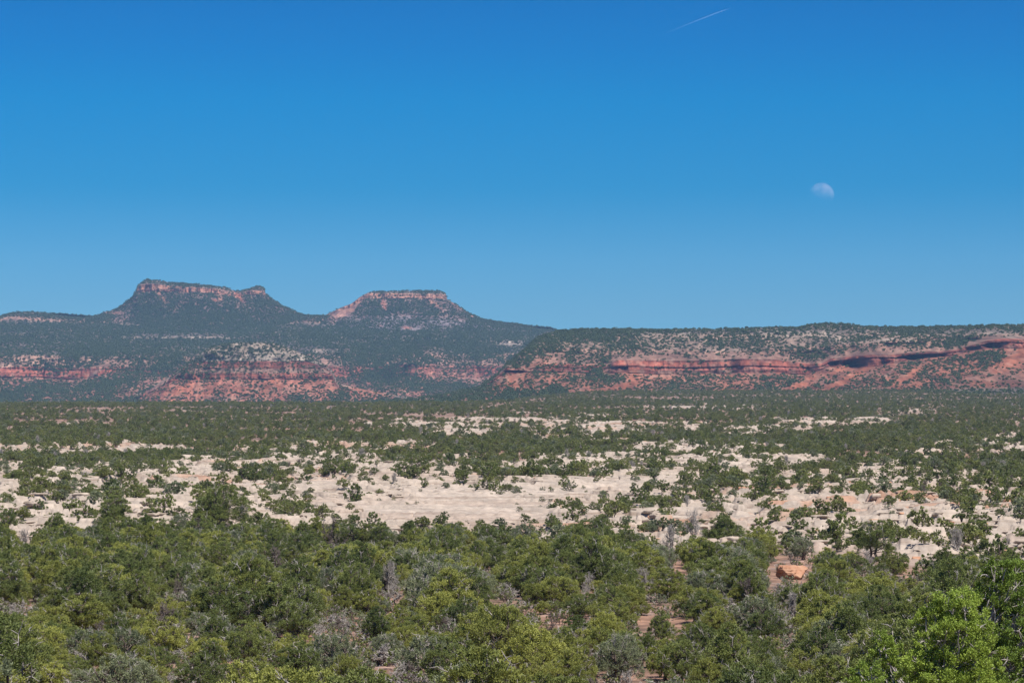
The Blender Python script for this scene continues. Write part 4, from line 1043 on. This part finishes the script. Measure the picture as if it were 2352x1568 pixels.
# ------------------------------------------------------------------ masses of plants: one object each, geometry nodes
def proto_collection(name, meshes):
    c = bpy.data.collections.new(name)
    for i, me in enumerate(meshes):
        c.objects.link(bpy.data.objects.new(f"{name} {i:02d}", me))
    return c
def scatter(name, label, P, idx, scl, rot, coll):
    me = bpy.data.meshes.new(name); P = np.asarray(P, np.float32)
    me.vertices.add(len(P)); me.vertices.foreach_set("co", P.ravel())
    a = me.attributes.new("idx", 'INT', 'POINT'); a.data.foreach_set("value", np.asarray(idx, np.int32))
    a = me.attributes.new("scl", 'FLOAT_VECTOR', 'POINT'); a.data.foreach_set("vector", np.asarray(scl, np.float32).ravel())
    a = me.attributes.new("rot", 'FLOAT_VECTOR', 'POINT'); R = np.zeros((len(P), 3), np.float32); R[:, 2] = rot; a.data.foreach_set("vector", R.ravel())
    o = link(name, me, kind="stuff", label=label)
    ng = bpy.data.node_groups.new(name, 'GeometryNodeTree')
    ng.interface.new_socket("Geometry", in_out='INPUT', socket_type='NodeSocketGeometry'); ng.interface.new_socket("Geometry", in_out='OUTPUT', socket_type='NodeSocketGeometry')
    gi = ng.nodes.new("NodeGroupInput"); go = ng.nodes.new("NodeGroupOutput")
    ip = ng.nodes.new("GeometryNodeInstanceOnPoints"); ci = ng.nodes.new("GeometryNodeCollectionInfo")
    ci.inputs[0].default_value = coll; ci.inputs[1].default_value = True; ci.inputs[2].default_value = True
    ip.inputs['Pick Instance'].default_value = True
    def na(nm, ty, sock):
        n = ng.nodes.new("GeometryNodeInputNamedAttribute"); n.data_type = ty; n.inputs[0].default_value = nm
        out = [s for s in n.outputs if s.enabled and s.name == 'Attribute'][0]
        ng.links.new(out, sock)
    ng.links.new(gi.outputs[0], ip.inputs['Points']); ng.links.new(ci.outputs[0], ip.inputs['Instance'])
    na("idx", 'INT', ip.inputs['Instance Index']); na("scl", 'FLOAT_VECTOR', ip.inputs['Scale'])
    e2r = ng.nodes.new("FunctionNodeEulerToRotation"); na("rot", 'FLOAT_VECTOR', e2r.inputs[0]); ng.links.new(e2r.outputs[0], ip.inputs['Rotation'])
    ng.links.new(ip.outputs[0], go.inputs[0])
    md = o.modifiers.new("scatter", 'NODES'); md.node_group = ng
    return o

keys = [k for kk in ('J', 'P', 'S') for k in BYK[kk]]
cw = proto_collection("near tree", [PROTO[k].whole for k in keys])
scatter("woodland", "dense juniper and pinyon woodland filling the gaps between the nearer trees", [(t['X'], t['Y'], t['Z'] - 0.1) for t in REST], [keys.index(t['key']) for t in REST],
        [(t['sx'], t['sx'], t['sz']) for t in REST], [t['rot'] for t in REST], cw)

# undergrowth and dead litter in the near woodland
def lowgeo(seed, w, h, n, L, W):
    r = np.random.default_rng(seed); acc = Acc(); tone = []
    P = r.normal(size=(n, 3)) * np.array([w / 4, w / 4, h / 4]); P[:, 2] = np.abs(P[:, 2]) + 0.1
    leaves(acc, P, P + r.normal(size=(n, 3)) * 0.4 + np.array([0, 0, .3]), L, W, r, np.clip(r.normal(0.5, 0.2, n), 0, 1), tone)
    v, f = acc.out(); return v, f, np.concatenate(tone)

def mid_mesh(seed, w, h, mat, nl=14, nt_=9, nf=26, L=0.30, W=0.15, z0=0.15, cone=0.1):
    wood, lf, tw = tree_geo(seed=seed, w=w, h=h, nlobes=nl, ntuft=nt_, nleaf=nf, L=L, W=W, z0=z0, open_=0.12, twigs=5, lobe_r=(0.6, 1.0), cone=cone, sides=3)
    wv, wf = wood; tv, tf = tw
    return mesh_from(f"mid tree {seed}", np.concatenate([wv, lf[0], tv]), np.concatenate([wf, lf[1] + len(wv), tf + len(wv) + len(lf[0])]), [M_BARK, mat, M_DEAD],
                     face_mat=np.concatenate([np.zeros(len(wf)), np.ones(len(lf[1])), np.full(len(tf), 2)]), floats={"tone": np.concatenate([np.zeros(len(wv)), lf[2], np.zeros(len(tv))])})
MIDM = [mid_mesh(200 + i, [4.4, 4.0, 4.8, 3.8, 4.2, 4.6][i], [3.4, 3.8, 3.2, 3.0, 3.6, 3.0][i], [M_FAR, M_PIN, M_FAR, M_SAG, M_PIN, M_FAR][i]) for i in range(6)]
MIDM += [SHRUB[i].whole for i in range(3)]
# dead snags in the middle distance
MIDM += [DEADM[1][0], DEADM[4][0]]
def far_mesh(seed, w, h, mat, n=90, L=1.3, W=0.8):
    r = np.random.default_rng(seed); acc = Acc(); tone = []
    k = r.integers(4, 7); c = r.normal(size=(k, 3)) * np.array([w * .22, w * .22, h * .12]) + np.array([0, 0, h * .5])
    j = r.integers(0, k, n)
    d = r.normal(size=(n, 3)); d /= np.linalg.norm(d, axis=1)[:, None]; d[:, 2] = np.abs(d[:, 2]) * 1.0 - 0.25
    P = c[j] + d * np.array([w * .28, w * .28, h * .38])
    leaves(acc, P, np.cross(d, r.normal(size=(n, 3))), L, W, r, np.clip(0.5 + 0.3 * (j / k - .5) + r.normal(0, 0.15, n), 0, 1), tone)
    v, f = acc.out(); return mesh_from(f"far tree {seed}", v, f, [mat], floats={"tone": np.concatenate(tone)})
MESM = [far_mesh(300 + i, 4.6, 3.6, M_MES) for i in range(6)]

def scatter_mid():
    # rows of equal share of the picture
    Pts = []
    Ys = np.exp(np.linspace(math.log(300), math.log(4350), 900))
    for a, b in zip(Ys[:-1], Ys[1:]):
        Ym = (a + b) / 2; n = 480
        xs = (np.arange(n) + 0.5) / n * 3200 - 420
        X = (xs - 1176) / F * Ym
        z = base_z(X, np.full(n, Ym)); dz = (base_z(X, np.full(n, b)) - base_z(X, np.full(n, a))) / (b - a)
        th = np.clip(dz - (z - E) / Ym, 0.012, 1)
        hpx = 3.0 * F / Ym
        px, py = pix_of(X, Ym, z)
        cov0 = cov = cover_at(px, py - hpx * 0.45)
        nz = fbm(X / 22, np.full(n, Ym) / 16, oct=3, seed=111)
        cov = np.clip(cov + 0.40 * nz * (1 - np.abs(2 * cov - 1) * 0.8), 0, 0.965)
        st2 = fbm(X / 110, np.full(n, Ym) / 75, oct=3, seed=113)
        cov = np.clip(cov - 0.60 * sstep(0.28, 0.50, st2) * sstep(0.8, 0.95, cov0), 0, 0.965)
        cov = np.where(cov0 < 0.17, cov * 0.12, cov)
        lam = -np.log(1 - cov) * th / (3.9 * 2.7 * 0.8)
        lam = np.minimum(lam, 1 / 45.0)
        edge = np.interp(np.clip(px, 0, 2352), *np.array(Y_EDGE).T)
        lam = np.where(Ym < edge + 8, 0, lam)
        area = (b - a) * (3200 / n) / F * Ym
        k = rng.poisson(lam * area * (10.5 - 8.2 * sstep(900, 1900, Ym)))
        for i in np.nonzero(k)[0]:
            for _ in range(k[i]):
                Pts.append((X[i] + rng.uniform(-.5, .5) * (3200 / n) / F * Ym, rng.uniform(a, b), cov[i]))
    return np.array(Pts)
MP = scatter_mid()
print("mid trees", len(MP))
n = len(MP)
u = rng.random(n)
shr = rng.random(n) < (0.10 + 0.50 * (MP[:, 2] < 0.22) + 0.15 * (MP[:, 2] < 0.4))
idx = np.where(shr, 6 + rng.integers(0, 3, n), rng.integers(0, 6, n))
idx = np.where((rng.random(n) < 0.035), 9 + rng.integers(0, 2, n), idx)
s = np.clip(rng.lognormal(-0.55 + 0.22 * (MP[:, 1] > 1200), 0.40, n), 0.25, 1.3)
scl = np.stack([s, s, s * rng.uniform(0.8, 1.15, n)], 1)
Z = gz(MP[:, 0], MP[:, 1]) - 0.15
cm = proto_collection("mid tree", MIDM)
# the shrubs on the open slab are things; the rest is a mass
onslab = np.nonzero((MP[:, 2] < 0.16) & (MP[:, 1] > 520) & (MP[:, 1] < 1000))[0][:0]
scatter("plateau_woodland", "scattered junipers and scrub covering the slickrock plain up to the mesas", np.stack([MP[:, 0], MP[:, 1], Z], 1), idx, scl, rng.uniform(0, 6.28, n), cm)

ci_ = proto_collection("mesa tree", MESM)
allP = np.concatenate([p for p, _ in FORESTS]); S = np.concatenate([np.tile(np.array([[t[0] / 4.6, t[0] / 4.6, t[1] / 3.6]]), (len(p), 1)) for p, t in FORESTS])
n = len(allP); print("mesa trees", n)
scatter("mesa_woodland", "dark juniper woodland clinging to the mesa and butte slopes", allP - np.array([0, 0, 0.4]), rng.integers(0, 6, n), S * np.clip(rng.lognormal(-0.02, 0.28, n), 0.4, 1.8)[:, None], rng.uniform(0, 6.28, n), ci_)

# loose blocks, ledge caps and plates of sandstone
ROCKM = [boulder_mesh(f"rock {i}", 50 + i, [2.0, 3.2, 2.4, 4.0, 2.0, 3.0][i], [1.6, 1.8, 2.0, 2.2, 1.8, 1.6][i], [1.1, 0.9, 0.8, 0.7, 1.3, 0.5][i], M_ROCK if i != 4 else M_REDROCK, [0.5, 0.8, 0.6, 0.9, 0.8, 0.9][i], 3) for i in range(6)]
def scatter_rocks():
    out = []
    n = 260000
    lY = np.exp(rng.uniform(math.log(330), math.log(3000), n)); xs = rng.uniform(-350, 2700, n)
    X = (xs - 1176) / F * lY
    zb = base_z(X, lY); px, py = pix_of(X, lY, zb)
    zt, rock, slab, cov = ground_z(X, lY)
    q = 3.0 * fbm(X / 95, lY / 42, oct=4, seed=21, gain=0.55); fq = q - np.floor(q)
    riser = np.exp(-((fq - 0.10) / 0.10) ** 2)
    kn = sstep(0.40, 0.65, 0.5 + 0.5 * fbm(X / 60, lY / 40, oct=2, seed=71))
    pz = rock * (1 - slab) * (0.75 * riser + 0.45 * kn * riser + 0.20 * kn + 0.03) + rock * slab * 0.004
    th = np.clip(np.gradient(np.interp(np.arange(10), [0, 9], [0, 1]))[0] + 0 * X, 0, 1)
    keep = rng.random(n) < pz * 0.36 * np.clip(900 / lY, 0.25, 1.0)
    return X[keep], lY[keep], fq[keep]
RX, RY, RF = scatter_rocks()
n = len(RX); print("rocks", n)
rs = np.clip(rng.lognormal(-0.80, 0.50, n), 0.18, 1.3) * np.where(RY > 1500, 1.6, 1.0)
scatter("rocks", "tumbled pale sandstone blocks and plates along the slickrock ledges", np.stack([RX, RY, gz(RX, RY) - 0.38 * rs], 1), rng.choice(6, n, p=[.23, .2, .2, .2, .03, .14]),
        np.stack([rs * rng.uniform(0.9, 1.6, n), rs, rs * rng.uniform(0.8, 1.3, n)], 1), rng.normal(0, 0.35, n), proto_collection("rock", ROCKM))

# undergrowth between the near trees
UG = []
for _ in range(5200):
    Yu = math.sqrt(rng.uniform(110 ** 2, 450 ** 2)); Xu = rng.uniform(-0.23, 0.23) * Yu; xp = 1176 + F * Xu / Yu
    if Yu > np.interp(xp, *np.array(Y_EDGE).T) + 15 or (Yu < 85 and Xu > -2): continue
    cx, cy = pix_of(Xu, Yu, float(base_z(np.array(Xu), np.array(Yu))) + 0.4)
    if any(((cx - c[0]) / c[2]) ** 2 + ((cy - c[1]) / c[3]) ** 2 < 0.8 for c in CLEAR) and rng.random() < 0.85: continue
    UG.append((Xu, Yu))
UG = np.array(UG); n = len(UG); us_ = rng.uniform(0.5, 1.25, n)
ugi = rng.choice(6, n, p=[.26, .30, .24, .08, .06, .06])
us_ = np.where(ugi > 2, us_ * 0.62, us_)
scatter("undergrowth", "low brush and dead twigs on the red soil between the trees", np.stack([UG[:, 0], UG[:, 1], gz(UG[:, 0], UG[:, 1]) - 0.05], 1), ugi,
        np.stack([us_, us_, us_], 1), rng.uniform(0, 6.28, n), proto_collection("brush", [SHRUB[0].whole, SHRUB[1].whole, SHRUB[2].whole, DEADM[2][0], DEADM[4][0], DEADM[5][0]]))

# shrubs standing on the open slickrock
SH = [(1150, 1137, 30), (1190, 1137, 34), (1218, 1140, 14), (1128, 1140, 18), (1248, 1127, 20), (1268, 1131, 18), (1310, 1128, 40), (1295, 1126, 20), (1193, 1174, 22), (1188, 1160, 12), (1240, 1166, 14), (1290, 1160, 26), (1245, 1150, 22), (1379, 1138, 22), (1390, 1146, 16), (1218, 1154, 8), (1108, 1152, 8), (1075, 1136, 7),
      (905, 1150, 14), (870, 1153, 18), (935, 1158, 12), (1190, 1128, 12), (795, 1133, 20), (812, 1150, 12), (880, 1130, 16), (750, 1135, 20), (930, 1135, 12), (1010, 1100, 12), (965, 1128, 12), (1100, 1132, 12), (1340, 1122, 14), (338, 1183, 16), (345, 1160, 30), (400, 1160, 16), (320, 1152, 26),
      (1640, 1170, 30), (1620, 1174, 14), (1780, 1165, 24), (1850, 1165, 26), (1876, 1163, 24), (1930, 1178, 22), (1985, 1186, 20), (2046, 1180, 12), (2080, 1165, 20), (2110, 1170, 16), (1990, 1196, 26), (2120, 1205, 34), (2160, 1198, 30), (2190, 1190, 26), (2240, 1180, 40), (1700, 1165, 16), (1740, 1180, 10)]
SLM = [("the big slab", 1250, 1135), ("the left ledges", 340, 1165), ("the central right slickrock", 1750, 1170), ("the far right rocks", 2120, 1190), ("the slab's left part", 880, 1145)]
cnt = {}
for i, (x, y, wp) in enumerate(SH):
    X, Yb = gpoint(x, y, 470, 1100)
    p = SHRUB[i % 3]; w = wp / F * Yb
    l = min(SLM, key=lambda l: math.hypot(l[1] - x, l[2] - y))
    sz = "tiny dark shrub" if wp < 13 else ("low round shrub" if wp < 22 else "wide dark shrub")
    key = (sz, direction(x - l[1], y - l[2]), l[0]); c = cnt[key] = cnt.get(key, 0) + 1
    lab = f"{ORD[c - 1]}{key[0]} on bare rock, {key[1]} {key[2]}"
    t = dict(X=X, Y=Yb, Z=float(gz(X, Yb)[0]) - 0.1, key=p.key, sx=w / p.w, sz=w / p.w * 1.15, rot=rng.uniform(0, 6.28))
    me = p.whole
    o = link("shrub", me, label=lab, category="shrub", group="shrubs on the open slickrock"); o.location = (X, Yb, t['Z']); o.rotation_euler = (0, 0, t['rot']); o.scale = (t['sx'], t['sx'], t['sz'])

# ------------------------------------------------------------------ moon and contrail
def glow_mat(name, col, tex=True, along=None):
    """thin airlight-veiled body: adds its own sunlit light to the sky in front of it"""
    m, n, out = new_mat(name)
    d = N(n, "ShaderNodeBsdfDiffuse"); tr = N(n, "ShaderNodeBsdfTransparent"); ad = N(n, "ShaderNodeAddShader")
    if tex:
        tc = N(n, "ShaderNodeTexCoord")
        f = noise_node(n, 1.6, 4, 0.6, vec=tc.outputs['Object'])
        c = ramp(n, f, [(0.35, tuple(x * 0.35 for x in col)), (0.62, col)]); n.links.new(c, d.inputs[0])
    else: d.inputs[0].default_value = (*col, 1)
    n.links.new(d.outputs[0], ad.inputs[0]); n.links.new(tr.outputs[0], ad.inputs[1])
    g = N(n, "ShaderNodeNewGeometry"); mx_ = N(n, "ShaderNodeMixShader"); tr2 = N(n, "ShaderNodeBsdfTransparent")
    n.links.new(g.outputs['Backfacing'], mx_.inputs[0]); n.links.new(ad.outputs[0], mx_.inputs[1]); n.links.new(tr2.outputs[0], mx_.inputs[2])
    n.links.new(mx_.outputs[0], out.inputs[0])
    return m, n, d, ad, out
import bmesh
Dm = 90000.0
mx, mz = world_of(1887, 448.5, Dm)
rad = 28.7 / F * Dm
bm = bmesh.new(); bmesh.ops.create_uvsphere(bm, u_segments=64, v_segments=40, radius=1.0)
me = bpy.data.meshes.new("moon"); bm.to_mesh(me); bm.free()
me.polygons.foreach_set("use_smooth", [True] * len(me.polygons))
mm, *_ = glow_mat("sunlit moon surface", (0.095, 0.062, 0.053))
me.materials.append(mm)
o = link("moon", me, label="pale daytime gibbous moon with soft grey patches in the blue sky", category="moon"); o.location = (mx, Dm, mz); o.scale = (rad,) * 3
# contrail
Dc = 30000.0
a = np.array([1500, 89.0]); b = np.array([1688, 15.0])
n_ = 60; T = np.linspace(0, 1, n_)
xs, ys = a[0] + (b[0] - a[0]) * T, a[1] + (b[1] - a[1]) * T
DD_ = Dc - 2500 * T
cxs, czs = world_of(xs, ys, DD_)
wid = (0.6 + 1.6 * np.sin(np.pi * np.clip((1 - T) * 1.1, 0, 1)) ** 0.6) * (1 - T ** 8) * Dc / F
P = np.stack([cxs, DD_, czs], 1); v, f = tube(P, np.maximum(wid, 0.5) * 0.85, 10)
cm_, n__, d_, ad_, out_ = glow_mat("thin condensation trail", (0.6, 0.6, 0.6), tex=False)
at = N(n__, "ShaderNodeAttribute", attribute_name="tone")
cc = ramp(n__, at.outputs['Fac'], [(0.0, (0.01, 0.01, 0.01)), (0.35, (0.12, 0.10, 0.10)), (0.85, (0.40, 0.32, 0.30)), (1.0, (0.1, 0.1, 0.1))])
n__.links.new(cc, d_.inputs[0])
me = mesh_from("contrail", v, f, [cm_], smooth=True, floats={"tone": np.repeat(T, 10)})
link("contrail", me, label="short thin white contrail slanting up across the upper sky", category="contrail")

# ------------------------------------------------------------------ air
def haze():
    m, n, out = new_mat("desert haze")
    v = N(n, "ShaderNodeVolumePrincipled")
    v.inputs['Color'].default_value = (0.33, 0.60, 1.0, 1); v.inputs['Density'].default_value = HAZE
    v.inputs['Anisotropy'].default_value = 0.0
    n.links.new(v.outputs[0], out.inputs['Volume'])
    try: m.cycles.homogeneous_volume = True
    except Exception: pass
    x, y0, y1, z0, z1 = 9100, -3100, 14100, -40, 700
    V = [(sx * x, y, z) for z in (z0, z1) for y in (y0, y1) for sx in (-1, 1)]
    F_ = [(0, 2, 3, 1), (4, 5, 7, 6), (0, 1, 5, 4), (2, 6, 7, 3), (0, 4, 6, 2), (1, 3, 7, 5)]
    me = mesh_from("haze", V, np.array(F_), [m])
    link("haze", me, kind="stuff", label="thin blue desert haze between the viewpoint and the mesas")
HAZE = 2.7e-5
haze()
zmax = max(p[:, 2].max() for p, _ in FORESTS); zmin = float(G_Z.min())
print("top", zmax, "bottom", zmin)
